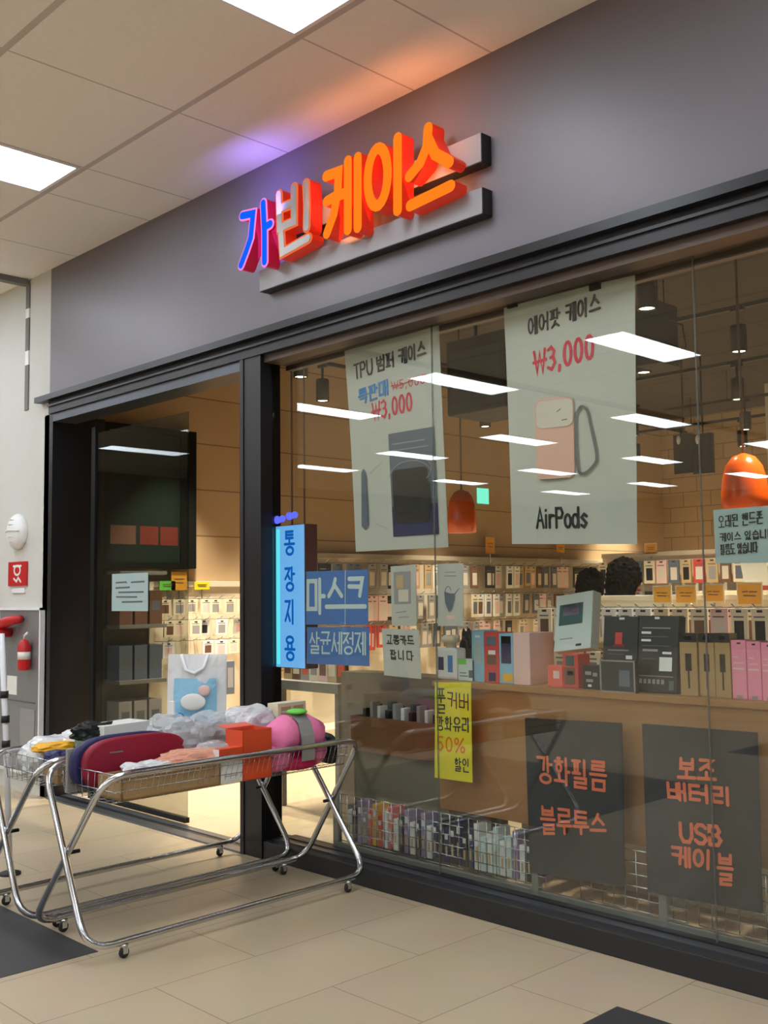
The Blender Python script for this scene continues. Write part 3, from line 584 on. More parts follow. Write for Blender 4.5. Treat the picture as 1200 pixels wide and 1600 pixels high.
bag('plastic_bag', 'white plastic bag with black print at the near end of the left cart', 'bag', on_cart(CB, -.1, -.5, .66), (.12, .16, .1), 'white_film', 51, .3)
bag('plastic_bag', 'white and black crumpled bag beyond the navy sleeve', 'bag', on_cart(CB, .02, -.4, .75), (.08, .11, .07), 'white_film', 55, .5)
bag('black_item', 'black crumpled pouch in front of the white carton', 'pouch', on_cart(CB, .14, -.42, .84), (.05, .1, .045), 'deep_black', 58, .6)
bag('orange_packet', 'orange and yellow packet near the left end of the left cart', 'packet', on_cart(CB, .04, -.58, .79), (.06, .1, .025), 'amber', 61, .3)
bag('orange_packet', 'small dark navy packet under the orange one', 'packet', on_cart(CB, .14, -.62, .745), (.05, .06, .035), 'navy', 63, .3)
boxitem('green_carton', 'low kraft box with pale green lid in the left cart', 'carton', on_cart(CB, .14, -.5, .655), (.14, .3, .11), RA, 'kraft', [('t', 0, 0, 1, 1, 'lime')])
boxitem('goods_tray', 'grey tray filling the floor of the left cart', 'tray', on_cart(CB, -.02, .15, .655), (.36, .9, .035), RA, 'grey_card')
bag('clear_bag', 'clear crinkled bag at the back of the left cart', 'bag', on_cart(CB, .08, .45, .69), (.1, .2, .09), 'clear_film', 71, .4, print_='grey_card')
bag('clear_bag', 'greenish clear packet in front of the purple dotted pack', 'bag', on_cart(CB, .17, .02, .80), (.05, .12, .07), 'clear_film', 73, .4, print_='teal_dark')
# ================================================================== BEHIND THE GLASS: signs and sheets
YP = .165
def sheet(name, label, cat, tl, tr, bl, br, mt, y=YP, th=.002, curl=0, nx=10, nz=14, group=None, shape=None):
    A, B, C_, D = (at(*p, 'y', y) for p in (tl, tr, bl, br)); o = thing(name, label, cat, ((C_+D)/2), 0, group)
    vs = []
    for j in range(nz+1):
        for i in range(nx+1):
            u, v = i/nx, j/nz; p = C_.lerp(D, u).lerp(A.lerp(B, u), v)
            if shape: p = p+shape(u, v)
            p = p+Vector((0, curl*(math.sin(3.1*u+1.3)*math.sin(2.4*v)+.5*math.sin(7*u+3*v)), 0)); vs.append(p)
    F = [(j*(nx+1)+i, j*(nx+1)+i+1, (j+1)*(nx+1)+i+1, (j+1)*(nx+1)+i) for j in range(nz) for i in range(nx)]
    mb = MB(); mb.add(vs, F, mt, True); mb.add([p+Vector((0, th, 0)) for p in vs], [tuple(reversed(f)) for f in F], mt, True)
    sub(mb, o).build('sheet', o)
    fm = lambda u, v: (C_.lerp(D, u).lerp(A.lerp(B, u), v)+(shape(u, v) if shape else Vector())+Vector((0, -abs(curl)*.2+curl*(math.sin(3.1*u+1.3)*math.sin(2.4*v)+.5*math.sin(7*u+3*v)), 0)), Vector((0, -1, 0)))
    return o, fm
def region(fm, u0, v0, u1, v1, skew=0): return lambda u, v: fm(u0+(u1-u0)*u, v0+(v1-v0)*v+skew*u)
def rect(mb, fm, u0, v0, u1, v1, mt, lift=.0008, n=6):
    vs = []
    for j in range(n+1):
        for i in range(n+1): p, nn = fm(u0+(u1-u0)*i/n, v0+(v1-v0)*j/n); vs.append(p+nn*lift)
    mb.add(vs, [(j*(n+1)+i, j*(n+1)+i+1, (j+1)*(n+1)+i+1, (j+1)*(n+1)+i) for j in range(n) for i in range(n)], mt)
# poster with the earbud case
o, fm = sheet('hanging_poster', 'white cloth poster with a peach earbud case and a red price', 'poster', (786, 475), (993, 430), (800, 850), (995, 850), 'paper', curl=.006)
mb = MB(); write(mb, '에어팟 케이스', region(fm, .2, .845, .75, .915, .045), .011, 'ink'); write(mb, 'AirPods', region(fm, .22, .065, .64, .14), .014, 'ink', gap=.12); sub(mb, o).build('black_print', o)
mb = MB(); write(mb, '₩3,000', region(fm, .24, .685, .7, .775, .03), .016, 'red_ink'); sub(mb, o).build('price_print', o)
mb = MB()
def rrect(u0, v0, u1, v1, r, k): return arc(u1-r, v1-r*k, r, r*k, 0, 90, 6)+arc(u0+r, v1-r*k, r, r*k, 90, 180, 6)+arc(u0+r, v0+r*k, r, r*k, 180, 270, 6)+arc(u1-r, v0+r*k, r, r*k, 270, 360, 6)
def poly(mb, fm, pts, mt, lift=.001):
    lift += .006
    mb.add([fm(u, v)[0]+fm(u, v)[1]*lift for u, v in pts], [tuple(range(len(pts)))], mt)
poly(mb, fm, rrect(.235, .255, .55, .58, .06, .55), 'skin_pink'); poly(mb, fm, rrect(.25, .46, .545, .57, .05, .5), 'cap_beige', .004)
mb.strokes([rrect(.25, .47, .55, .57, .05, .5)], fm, .006, .0004, 'pink_line', lift=.009); mb.strokes([[(.27, .255), (.5, .257)]], fm, .004, .0004, 'grey_ink', lift=.009)
mb.strokes([[(.34, .525), (.36, .51)], [(.42, .52), (.45, .53)], [(.28, .485), (.31, .49)], [(.46, .485), (.5, .487)]], fm, .004, .0004, 'ink', lift=.009)
L_ = [(.565, .485), (.575, .3), (.62, .27), (.7, .3), (.72, .34), (.68, .45), (.655, .51), (.61, .53), (.575, .505)]
def smooth(P, n=6):
    Q = []
    for i in range(len(P)):
        a, b, c, d = (Vector(P[(i+k) % len(P)]) for k in (-1, 0, 1, 2))
        for j in range(n):
            t = j/n; q = .5*((2*b)+(c-a)*t+(2*a-5*b+4*c-d)*t*t+(3*b-a-3*c+d)*t**3); Q.append((q.x, q.y))
    return Q+[Q[0]]
mb.strokes([smooth(L_)], fm, .014, .0005, 'loop_grey', lift=.008); sub(mb, o).build('case_picture', o)
for u in (.08, .72):
    p = fm(u, 1)[0]; mb = MB(); mb.box((p.x-.03, p.y-.012, p.z-.03), (p.x+.03, p.y+.014, p.z+.025), 'black_metal', .003); tag(mb.build('poster_clip'), 'dark clip at the %s of the earbud case poster' % ('top left corner' if u < .5 else 'top right'), 'clip')
# poster with the phone case
bend = lambda u, v: Vector((.075*(1-u)*(1-v)**1.5*(1 if v < .75 else .6), .0, 0))
o, fm = sheet('hanging_poster', 'white curled poster with a dark phone picture, left of the earbud poster', 'poster', (537, 548), (687, 508), (556, 862), (700, 855), 'paper', curl=.008, y=.18)
mb = MB(); write(mb, 'TPU 범퍼 케이스', region(fm, .1, .845, .86, .915, .03), .012, 'ink'); sub(mb, o).build('black_print', o)
mb = MB(); write(mb, '특판매', region(fm, .13, .715, .46, .785, .02), .012, 'blue_ink'); sub(mb, o).build('blue_print', o)
mb = MB(); write(mb, '₩5,000', region(fm, .5, .75, .84, .79), .005, 'red_ink'); mb.strokes([[(.52, .76), (.86, .79)]], fm, .005, .0004, 'red_ink'); write(mb, '₩3,000', region(fm, .28, .625, .7, .705, .015), .013, 'red_ink'); sub(mb, o).build('price_print', o)
mb = MB(); rect(mb, fm, .44, .06, .92, .545, 'slate'); rect(mb, fm, .44, .06, .92, .2, 'navy', .0012)
for (u0, v0, u1, v1) in ((.48, .46, .85, .465), (.48, .49, .82, .496)): rect(mb, fm, u0, v0, u1, v1, 'grey_card', .0014, 2)
poly(mb, fm, rrect(.47, .12, .84, .37, .06, .3), 'deep_black', .0016); poly(mb, fm, rrect(.52, .165, .86, .3, .03, .3), 'board_black', .002)
mb.strokes([arc(.66, .33, .22, .075, 10, 170), arc(.78, .36, .1, .05, -60, 120)], fm, .005, .0004, 'grey_card', lift=.010)
poly(mb, fm, [(.09, .12), (.13, .1), (.17, .13), (.17, .36), (.145, .4), (.115, .38)], 'slate', .0014); mb.strokes([[(.2, .37), (.36, .42)], [(.24, .13), (.38, .1)]], fm, .003, .0004, 'grey_card'); sub(mb, o).build('phone_picture', o)
# LED box sign
LD = (at(429, 1042, 'y', .165)+at(477, 1046, 'y', .165))/2
ld = thing('light_box', 'tall lit light blue box sign with blue letters by the door post', 'sign', LD)
mb = MB(); mb.box((-.15, 0, 0), (.15, .1, .872), 'led_side', .004); mb.build('housing', ld)
mb = MB(); mb.box((-.146, -.004, .004), (.146, 0, .868), 'sky_lit'); mb.box((-.12, -.0046, .02), (-.085, -.004, .85), 'cyan_lit'); mb.build('lit_face', ld)
mb = MB()
for ch, z in zip('통장지용', (.69, .47, .27, .05)):
    f = lambda u, v, z=z: (Vector((-.035+.09*u, -.0048, z+.14*v)), Vector((0, -1, 0))); mb.strokes(syllable(ch), f, .017, .0006, 'deep_blue_lit')
mb.build('lettering', ld)
for x in (-.03, .09):
    mb = MB(); mb.tube([(x, .05, .872), (x, .05, 2.85)], .006, 'brown_card', 6); mb.build('hanger_rod', ld)
for i, (x, z) in enumerate(((-.11, .9), (-.03, .895), (.04, .9))):
    q_ = at((419, 437, 456)[i], (815, 812, 806)[i], 'y', .16); b_ = thing('lit_bow', ('first', 'second', 'third')[i]+' small violet lit bow from the post on top of the box sign', 'lamp', (q_.x, .16, q_.z-.02), 0, 'violet lit bows')
    mb = MB(); mb.blob((-.026, 0, .02), (.03, .014, .026), 'violet_lit', 2); mb.blob((.026, 0, .024), (.03, .014, .022), 'violet_lit', 2); mb.build('loops', b_)
    mb = MB(); mb.blob((0, -.006, .016), (.014, .014, .02), 'violet_lit', 2); mb.build('knot', b_)
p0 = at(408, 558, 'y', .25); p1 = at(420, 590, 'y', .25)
bs = thing('sign_reflection', 'small blue glowing strip standing in for a sign reflection, high beside the black door post', 'lamp', (p1.x-.05, .25, p1.z))  # mirror image of another sign, put in as a glowing panel
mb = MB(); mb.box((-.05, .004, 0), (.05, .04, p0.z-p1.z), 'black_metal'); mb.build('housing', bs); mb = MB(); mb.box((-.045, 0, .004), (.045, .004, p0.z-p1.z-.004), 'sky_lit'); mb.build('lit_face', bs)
# blue sheets
o, fm = sheet('blue_sheet', 'blue sheet with two tall pale syllables next to the light box', 'sign', (478, 893), (575, 890), (478, 976), (575, 976), 'sheet_blue', curl=.002)
mb = MB(); write(mb, '마스크', region(fm, .02, .22, .96, .84), .026, 'sheet_text', gap=.12); sub(mb, o).build('lettering', o)
mb = MB(); rect(mb, fm, .645, 0, .655, 1, 'sheet_text', .001, 2); sub(mb, o).build('seam', o); o['label'] = 'blue sheet with three large pale syllables right of the light box'
o, fm = sheet('blue_sheet', 'blue sheet with small pale syllables, hung below the larger blue sheet', 'sign', (479, 980), (577, 980), (479, 1037), (577, 1041), 'sheet_blue', curl=.002)
mb = MB(); write(mb, '살균세정제', region(fm, .05, .3, .95, .86), .011, 'sheet_text', gap=.12); sub(mb, o).build('lettering', o)
# paper signs
o, fm = sheet('picture_sheet', 'white leaflet with a grey photograph left of the black mask leaflet', 'poster', (610, 885), (650, 882), (612, 978), (651, 978), 'paper', curl=.001)
mb = MB(); rect(mb, fm, .12, .36, .8, .9, 'grey_card'); rect(mb, fm, .22, .62, .5, .84, 'tan', .0012); rect(mb, fm, .3, .4, .7, .6, 'cap_beige', .0012); mb.strokes([[(.2, .22), (.6, .24)], [(.3, .14), (.7, .15)]], fm, .006, .0004, 'grey_card'); sub(mb, o).build('picture', o)
o, fm = sheet('picture_sheet', 'white leaflet with a black mask silhouette', 'poster', (683, 881), (724, 880), (684, 978), (724, 978), 'paper', curl=.001)
mb = MB(); poly(mb, fm, [(.3, .55), (.34, .36), (.48, .22), (.6, .3), (.68, .42), (.68, .52), (.5, .52)], 'slate'); mb.strokes([arc(.42, .53, .12, .1, 20, 170), [(.66, .5), (.84, .6)]], fm, .004, .0004, 'slate'); mb.strokes([[(.28, .8), (.74, .8)], [(.32, .86), (.7, .86)]], fm, .005, .0004, 'grey_card'); rect(mb, fm, .35, .1, .68, .17, 'pale_pink'); sub(mb, o).build('picture', o)
o, fm = sheet('handwritten_card', 'white card with two handwritten lines below the grey photograph leaflet', 'sign', (596, 982), (655, 984), (600, 1055), (658, 1061), 'paper', curl=.002)
mb = MB(); write(mb, '교통카드', region(fm, .12, .68, .85, .86), .007, 'ink'); write(mb, '팝니다', region(fm, .2, .36, .82, .55), .007, 'ink', gap=.4); sub(mb, o).build('lettering', o)
o, fm = sheet('yellow_banner', 'tall yellow paper with black and orange handwriting under the counter goods', 'sign', (679, 1066), (736, 1066), (679, 1215), (738, 1223), 'yellow_paper', curl=.002)
mb = MB(); write(mb, '풀', region(fm, .06, .68, .3, .93), .008, 'ink'); write(mb, '커버', region(fm, .36, .74, .94, .9, -.02), .007, 'ink'); write(mb, '강화유리', region(fm, .05, .5, .95, .64, -.0), .007, 'ink'); write(mb, '할인', region(fm, .55, .1, .93, .23), .006, 'ink'); sub(mb, o).build('black_lettering', o)
mb = MB(); write(mb, '50%', region(fm, .06, .29, .82, .43, .0), .01, 'orange_ink'); sub(mb, o).build('orange_lettering', o)
o, fm = sheet('handwritten_card', 'pale blue card with three handwritten lines at the right edge', 'sign', (1114, 797), (1226, 788), (1118, 880), (1228, 879), 'paper_blue', curl=.002)
mb = MB(); write(mb, '오래된 핸드폰', region(fm, .07, .66, .7, .87, .04), .0045, 'ink'); write(mb, '케이스 있습니다', region(fm, .08, .4, .86, .55, .04), .0045, 'ink'); write(mb, '필름도 있습니다', region(fm, .08, .16, .62, .34, .03), .0045, 'ink'); sub(mb, o).build('lettering', o)
# black boards
def board(label, q, texts):
    o, fm = sheet('lettered_board', label, 'board', *q, 'board_black', th=.012)
    mb = MB()
    for t, tl, tr, bl, br, wd in texts:
        A = quadmap(tl, tr, bl, br, YP-.001); write(mb, t, A, wd*.72, 'orange_paint', depth=.0012, gap=.2)
    sub(mb, o).build('lettering', o)
Z6 = lambda x, y: (780+x*.35, 1050+y*.35)
board('black board with two lines of orange lettering, left of the four line board', ((820, 1122), (970, 1130), (828, 1363), (975, 1386)),
 [('강화필름', Z6(168, 375), Z6(478, 405), Z6(175, 490), Z6(478, 530), .019), ('블루투스', Z6(185, 600), Z6(475, 640), Z6(192, 720), Z6(475, 722), .019)])
board('black board with four lines of orange lettering, the third in Latin capitals', ((1003, 1131), (1182, 1145), (1012, 1394), (1190, 1427)),
 [('보조', Z6(802, 385), Z6(962, 398), Z6(800, 472), Z6(965, 482), .02), ('배터리', Z6(750, 492), Z6(1035, 520), Z6(755, 565), Z6(1038, 595), .02), ('USB', Z6(808, 675), Z6(990, 692), Z6(812, 755), Z6(993, 775), .022), ('케이', Z6(770, 778), Z6(950, 800), Z6(775, 862), Z6(948, 880), .02), ('블', Z6(975, 812), Z6(1042, 820), Z6(980, 945), Z6(1040, 950), .019)])
# ================================================================== COUNTER AND GOODS BEHIND THE GLASS
cu = thing('counter', 'long plywood counter behind the window glass', 'counter', (1.6, .5, 0))
mb = MB(); mb.box((-1.46, -.26, 1.06), (2.4, .3, 1.09), 'counter_wood', .004); mb.build('top', cu)
mb = MB(); mb.box((-1.44, -.245, .42), (2.4, -.225, 1.06), 'counter_wood'); mb.build('front_panel', cu)
mb = MB(); mb.box((-1.44, -.225, .42), (-1.42, .28, 1.06), 'counter_wood'); mb.build('side_panel', cu)
for x in (-1.42, .3, 2.3):
    mb = MB(); mb.box((x, .2, 0), (x+.04, .24, .42), 'rack_grey'); mb.build('leg', cu)
YC = .32; ZT = 1.09
def px_box(name, label, cat, x0, x1, yt, yb, dy, y=YC, body='white_card', decor=None, rz=0, **k):
    A = at(x0, yb, 'y', y); B = at(x1, yb, 'y', y); T = at((x0+x1)/2, yt, 'y', y)
    return boxitem(name, label, cat, ((A.x+B.x)/2, y+dy/2, ZT), (B.x-A.x, dy, T.z-ZT), rz, body, decor, **k)
bt = thing('pump_bottle', 'white bottle with cap and blue labels at the left end of the counter', 'bottle', (at(702, 1065, 'y', .34).x, .36, ZT))
mb = MB(); mb.box((-.075, -.04, 0), (.075, .04, .17), 'white_plastic', .015); mb.build('body', bt); mb = MB(); mb.lathe([(.03, .17), (.03, .2), (.05, .2), (.05, .235), (.0, .24)], 'cream', 16); mb.build('cap', bt)
mb = MB(); mb.box((-.06, -.0412, .05), (-.02, -.04, .12), 'navy'); mb.box((.01, -.0412, .04), (.045, -.04, .13), 'blue_ink'); mb.build('label_print', bt)
bag('black_item', 'small black pouch standing behind the white bottle and the pale flat pack', 'pouch', (at(728, 1020, 'y', .44).x, .46, ZT), (.045, .03, .14), 'deep_black', 80, .5)
px_box('pale_box', 'pale green blue flat pack right of the white bottle', 'pack', 716, 742, 1030, 1068, .05, body='sheet_text', decor=[('f', .1, .2, .6, .24, 'grey_ink'), ('f', .1, .34, .5, .38, 'grey_ink'), ('f', .65, .15, .9, .5, 'slate'), ('f', .0, .75, .5, 1, 'lime')])
px_box('case_box', 'light blue window box left of the red window box', 'box', 738, 757, 985, 1068, .12, body='sky_card', decor=[('f', .2, .35, .8, .8, 'paper_blue'), ('f', .3, .86, .7, .9, 'white_card')])
px_box('case_box', 'red window box with a white patch between two blue boxes', 'box', 757, 781, 988, 1071, .12, body='red_card', decor=[('f', .2, .74, .8, .92, 'slate'), ('f', .3, .56, .75, .64, 'white_card'), ('f', .2, .36, .8, .54, 'brown_card'), ('f', .3, .03, .75, .2, 'navy')])
px_box('case_box', 'light blue window box with yellow corner beside the pale pink box', 'box', 781, 803, 990, 1073, .12, body='sky_card', decor=[('f', .15, .4, .85, .95, 'navy'), ('f', .2, .8, .8, .94, 'brown_card'), ('f', .25, .04, .95, .2, 'amber')])
px_box('pink_box', 'large plain pale pink carton at the corner of the window boxes', 'carton', 803, 829, 989, 1074, .2, y=.31, body='pale_pink')
px_box('small_box', 'small coral box right of the pale pink carton', 'box', 856, 879, 1040, 1073, .08, body='coral', decor=[('f', .4, .4, .8, .75, 'pale_pink')])
px_box('small_box', 'taller red box with dark window under the white tilted box', 'box', 880, 904, 1022, 1075, .1, body='red_card', decor=[('f', .2, .65, .75, .95, 'teal_dark'), ('f', .3, .36, .7, .5, 'white_card'), ('f', .1, .1, .8, .6, 'brown_card')])
px_box('small_box', 'small black box with white print left of the big black boxes', 'box', 911, 938, 1040, 1077, .08, body='black_card', decor=[('f', .15, .6, .5, .75, 'grey_card'), ('f', .6, .55, .85, .7, 'grey_card'), ('f', .2, .3, .6, .42, 'grey_card'), ('f', .3, .1, .5, .2, 'white_card')])
mat('tablet_white', (206, 218, 216), .5)
tb = boxitem('tablet_case_box', 'white tilted box with a landscape picture above the red boxes', 'box', (.95, .42, ZT+.17), (.24, .06, .29), -.1, 'tablet_white', [('f', .1, .45, .75, .82, 'teal_dark'), ('f', .2, .62, .65, .8, 'lilac'), ('f', .45, .68, .6, .74, 'pink_line'), ('f', .15, .2, .5, .22, 'grey_card'), ('f', .6, .06, .75, .1, 'ink')]); tb.rotation_euler = (-.25, -.12, -.1)
def black_box(label, x0, x1, yt, yb, dec):
    o = px_box('accessory_box', label, 'box', x0, x1, yt, yb, .06, y=.30, body='black_card', decor=dec); o.rotation_euler = (-.12, 0, 0); o.location.y += .03; return o
W = 'white_card'
black_box('big black upright box with a red mark, left of its twin', 934, 988, 964, 1079, [('f', .35, .62, .55, .78, 'red_card'), ('f', .3, .59, .62, .62, 'maroon'), ('f', .68, .42, .86, .47, W), ('f', .15, .53, .75, .545, 'grey_card'), ('f', .45, .955, .6, .985, W), ('f', .15, .48, .6, .49, 'grey_ink')])
black_box('big black upright box with white table print, right of its twin', 989, 1052, 963, 1083, [('f', .08, .76, .32, .79, W), ('f', .08, .66, .32, .69, W), ('f', .12, .53, .5, .56, 'grey_card'), ('f', .62, .5, .84, .53, W), ('f', .55, .28, .86, .46, W), ('f', .1, .83, .8, .845, 'grey_card'), ('f', .1, .72, .75, .73, 'grey_ink'), ('f', .1, .6, .8, .61, 'grey_ink'), ('f', .1, .43, .45, .44, 'grey_ink'), ('f', .05, .205, .9, .215, 'grey_card'), ('f', .4, .955, .52, .985, W)] + [('f', .06+.11*i, .11, .13+.11*i, .17, 'grey_card') for i in range(6)] + [('f', .8, .04, .92, .16, 'grey_ink')])
fr = px_box('clear_frame_pack', 'clear silver framed pack leaning on the left big black box', 'pack', 938, 993, 1032, 1080, .03, y=.26, body='screen', decor=[('f', 0, 0, 1, .04, 'grey_card'), ('f', 0, .96, 1, 1, 'grey_card'), ('f', 0, 0, .04, 1, 'grey_card'), ('f', .96, 0, 1, 1, 'grey_card'), ('f', .55, .2, .85, .7, 'slate')])
for i, (x0, x1, lb) in enumerate(((1064, 1091, 'kraft box with black top next to the big black boxes'), (1094, 1118, 'kraft box with black top in the middle of the three'), (1119, 1143, 'kraft box with black top next to the pink boxes'))):
    px_box('microphone_box', lb, 'box', x0, x1, 990, 1085+i, .07, body='kraft', decor=[('f', 0, .86, 1, 1, 'black_card'), ('f', .32, .4, .68, .68, 'deep_black'), ('f', .45, .12, .55, .4, 'deep_black'), ('f', .3, .9, .7, .96, W), ('t', 0, 0, 1, 1, 'black_card')], group='kraft boxes on the counter')
for i, (x0, x1, lb) in enumerate(((1145, 1168, 'pink hanging box next to the kraft boxes'), (1169, 1191, 'second pink hanging box from the kraft boxes'), (1192, 1215, 'pink hanging box cut by the right edge'))):
    px_box('pink_pack', lb, 'box', x0, x1, 1000+i*2, 1089+i, .07, body='pink_card', decor=[('f', .4, .93, .65, .96, 'ink'), ('f', .15, .6, .8, .62, 'pale_pink'), ('f', .1, .5, .85, .53, 'pale_pink'), ('f', .15, .7, .5, .72, 'pale_pink'), ('f', .3, .02, .7, .07, 'grey_card'), ('t', 0, 0, 1, 1, 'black_card')], group='pink boxes on the counter')
for i in range(5):
    boxitem('pink_pack' if i > 1 else 'microphone_box', 'kraft box beyond the frame at the right of the counter' if i < 2 else 'pink box beyond the frame at the right of the counter', 'box', (2.3+.2*i, .36, ZT), (.1, .07, .26), 0, 'kraft' if i < 2 else 'pink_card', group='boxes right of the frame') if i == 0 else None
# wire rack under the counter
rk = thing('wire_rack', 'grey metal rack with wire panels under the counter', 'rack', (.9, .208, 0))
for px_ in (838, 1036):
    x = at(px_, 1350, 'y', .208).x-.9; mb = MB(); mb.box((x-.02, -.015, .0), (x+.02, .02, 0.95 if px_ < 900 else .42), 'rack_grey', .003); mb.build('post', rk)
for x in (-1.5, 2.2):
    mb = MB(); mb.box((x-.02, -.015, .0), (x+.02, .02, .42), 'rack_grey', .003); mb.build('post', rk)
mb = MB(); mb.box((-1.5, -.012, .1), (2.2, .012, .135), 'rack_grey', .004); mb.build('bottom_rail', rk)
for x0, x1 in ((-1.46, -1.0), (-.97, -.52), (-.48, .0), (.2, .75), (.8, 1.4), (1.45, 2.1)):
    mb = MB()
    for i in range(int((x1-x0)/.06)+1): mb.tube([(x0+.06*i, -.01, .15), (x0+.06*i, -.01, .41)], .0025, 'wire', 5)
    for j in range(6): mb.tube([(x0, -.01, .15+.052*j), (x1, -.01, .15+.052*j)], .0025, 'wire', 5)
    mb.build('wire_panel', rk)
for i in range(33):
    x = -.54+i*.042
    c = ['white_card', 'grey_card', 'lilac', 'brown_card', 'sheet_text', 'black_card', 'white_card', 'sheet_text'][(i*5+i//3) % 8]
    if 3 <= i <= 8: c = ('grey_card', 'orange_box', 'amber', 'orange_box', 'white_card', 'coral')[i-3]
    if 16 <= i <= 22: c = ('navy', 'black_card')[i % 2]
    if 23 <= i <= 28: c = ('sheet_text', 'white_card')[i % 2]
    nm = {'white_card': 'white', 'orange_box': 'orange', 'amber': 'amber', 'grey_card': 'grey', 'lilac': 'lilac', 'black_card': 'black', 'brown_card': 'brown', 'sheet_text': 'pale green', 'navy': 'navy', 'coral': 'coral'}[c]
    boxitem('slim_pack', nm+' slim pack standing behind the wire panel under the counter', 'pack', (x, .3, .145), (.034, .1, .17+.03*((i*7) % 3)), 0, c, [('f', .2, .7, .8, .85, 'white_card'), ('f', .3, .2, .7, .5, 'tan')], group='%s slim packs in the wire rack' % nm)
mat('olive_panel', (112, 104, 84), .6); boxitem('low_table', 'olive grey low cabinet left of the counter', 'cabinet', (-.25, .62, .0), (.76, .5, .64), 0, 'olive_panel')
BX0, BX1 = at(533, 1085, 'y', .85).x, at(690, 1085, 'y', .85).x
mat('rough_fabric', (128, 114, 94), .9, bump=.5, scale=14); boxitem('fabric_bale', 'rough grey brown covered block behind the brown wooden bin', 'block', ((BX0+BX1)/2, .95, 0), (BX1-BX0, .2, 1.04), 0, 'rough_fabric')
bx = thing('bin_tray', 'brown wooden bin on the low table filled with small dark packs', 'bin', (-.02, .56, .64))
BW = -.60
mb = MB()
for a, b in (((BW, -.22, 0), (.15, -.2, .2)), ((BW, .2, 0), (.15, .22, .2)), ((BW, -.2, 0), (BW+.02, .2, .2)), ((.13, -.2, 0), (.15, .2, .2)), ((BW+.02, -.2, 0), (.13, .2, .02))): mb.box(a, b, 'brown_wood')
mb.build('bin', bx)
for i in range(21):
    c = ('black_card', 'navy', 'grey_card', 'maroon', 'white_card', 'teal_dark')[(i*7) % 6]; nm = ('black', 'navy', 'grey', 'maroon', 'white', 'dark teal')[(i*7) % 6]
    boxitem('small_pack', nm+' small pack standing in the brown wooden bin', 'pack', (-.58+.032*i, .44+.05*(i % 2), .66), (.026, .06, .22+.02*(i % 3)), random.uniform(-.1, .1), c, [('f', .2, .5, .8, .8, 'white_card')] if i % 2 else None, group='%s small packs in the bin' % nm)
gt = thing('display_table', 'grey display table behind the light box and the blue sheets', 'table', (-.9, 1.3, 0))
TX1 = at(528, 1085, 'y', 1.02).x+.9; TX0 = at(424, 1085, 'y', 1.02).x+.9
mb = MB(); mb.box((TX0, -.28, .86), (TX1, .4, .93), 'rack_grey', .004); mb.build('top', gt)
for x in (TX0+.04, TX1-.08):
    for y in (-.24, .34): mb = MB(); mb.box((x, y, 0), (x+.04, y+.04, .86), 'rack_grey'); mb.build('leg', gt)
for i in range(7):
    c, nm = (('tan', 'tan'), ('grey_card', 'grey'), ('pale_pink', 'pale pink'), ('brown_card', 'brown'), ('cream', 'cream'))[(i*3) % 5]
    boxitem('picture_pack', nm+' picture pack standing on the grey display table', 'pack', (TX0-.9+.09+(TX1-TX0-.15)*i/6, 1.12, .93), (.1, .03, .17), 0, c, [('f', .15, .25, .85, .8, ('brown_card', 'cream', 'orange_box', 'grey_card')[i % 4])], group='%s picture packs on the grey table' % nm)
boxitem('floor_carton', 'dark blue grey carton on the shop floor behind the nearer cart', 'carton', (-.62, .55, 0), (.22, .3, .3), .2, 'floor_box', [('f', .3, .3, .7, .7, 'cream')])
# ================================================================== RACKS OF PACKS
PACKC = [('cream', 'cream'), ('white_card', 'white'), ('brown_card', 'brown'), ('grey_card', 'grey'), ('tan', 'tan'), ('black_card', 'black'), ('red_card', 'red'), ('slate', 'slate blue'), ('pale_pink', 'pale pink')]
PM = {}
def pack_mesh(c, wd, h, k):
    key = (c, wd, h, k)
    if key not in PM:
        mb = MB(); mb.box((-wd/2, -.008, -h), (wd/2, .008, 0), c, .002); e = -.0085
        mb.box((-wd/2+.2*wd, e, -h*.86), (wd/2-.2*wd, -.008, -h*.32), ('black_card', 'brown_card', 'grey_card', 'pale_pink', 'slate')[k] if c in ('cream', 'white_card', 'tan') else 'cap_beige')
        mb.box((-wd*.35, e, -h*.24), (wd*.3, -.008, -h*.2), 'grey_ink'); mb.box((-.015, e, -.02), (.015, -.008, -.008), 'ink')
        PM[key] = mb.mesh('case_pack')
    return PM[key]
def hang(c, nm, wd, h, k, loc, rz, where, grp, tilt=0):
    o = bpy.data.objects.new('case_pack', pack_mesh(c, wd, h, k)); COL.objects.link(o); o.location = loc; o.rotation_euler = (tilt, 0, rz)
    return tag(o, '%s phone case pack hanging %s' % (nm, where), 'pack', '%s %s' % (nm, grp))
def rack(name, label, x, y0, y1, ztop, rows, hook_step, nhook=True):
    """rack along the left wall, open towards +x"""
    t = thing(name, label, 'rack', (x, (y0+y1)/2, 0)); L = (y1-y0)/2
    mb = MB(); mb.box((-.03, -L, 0), (0, L, ztop), 'rack_cream'); mb.build('back_panel', t)
    mb = MB(); mb.box((-.03, -L, ztop), (.03, L, ztop+.05), 'rack_cream', .004); mb.build('top_rail', t)
    mb = MB(); mb.box((0, -L, 0), (.4, L, .3), 'rack_cream', .004); mb.build('base_shelf', t)
    for s in (-L, L): mb = MB(); mb.box((-.03, s-.02, 0), (.04, s+.02, ztop+.05), 'rack_cream'); mb.build('upright', t)
    n = 0; me = None
    for z in rows:
        yy = y0+hook_step/2
        while yy < y1 and n < 98:
            if me is None: mb = MB(); mb.tube([(0, 0, 0), (.2, 0, .0), (.26, 0, .025)], .0035, 'wire', 5); me = mb.mesh('hook')
            o = bpy.data.objects.new('hook', me); COL.objects.link(o); o.parent = t; o.location = (0, yy-(y0+y1)/2, z+.004); n += 1; yy += hook_step
    return t
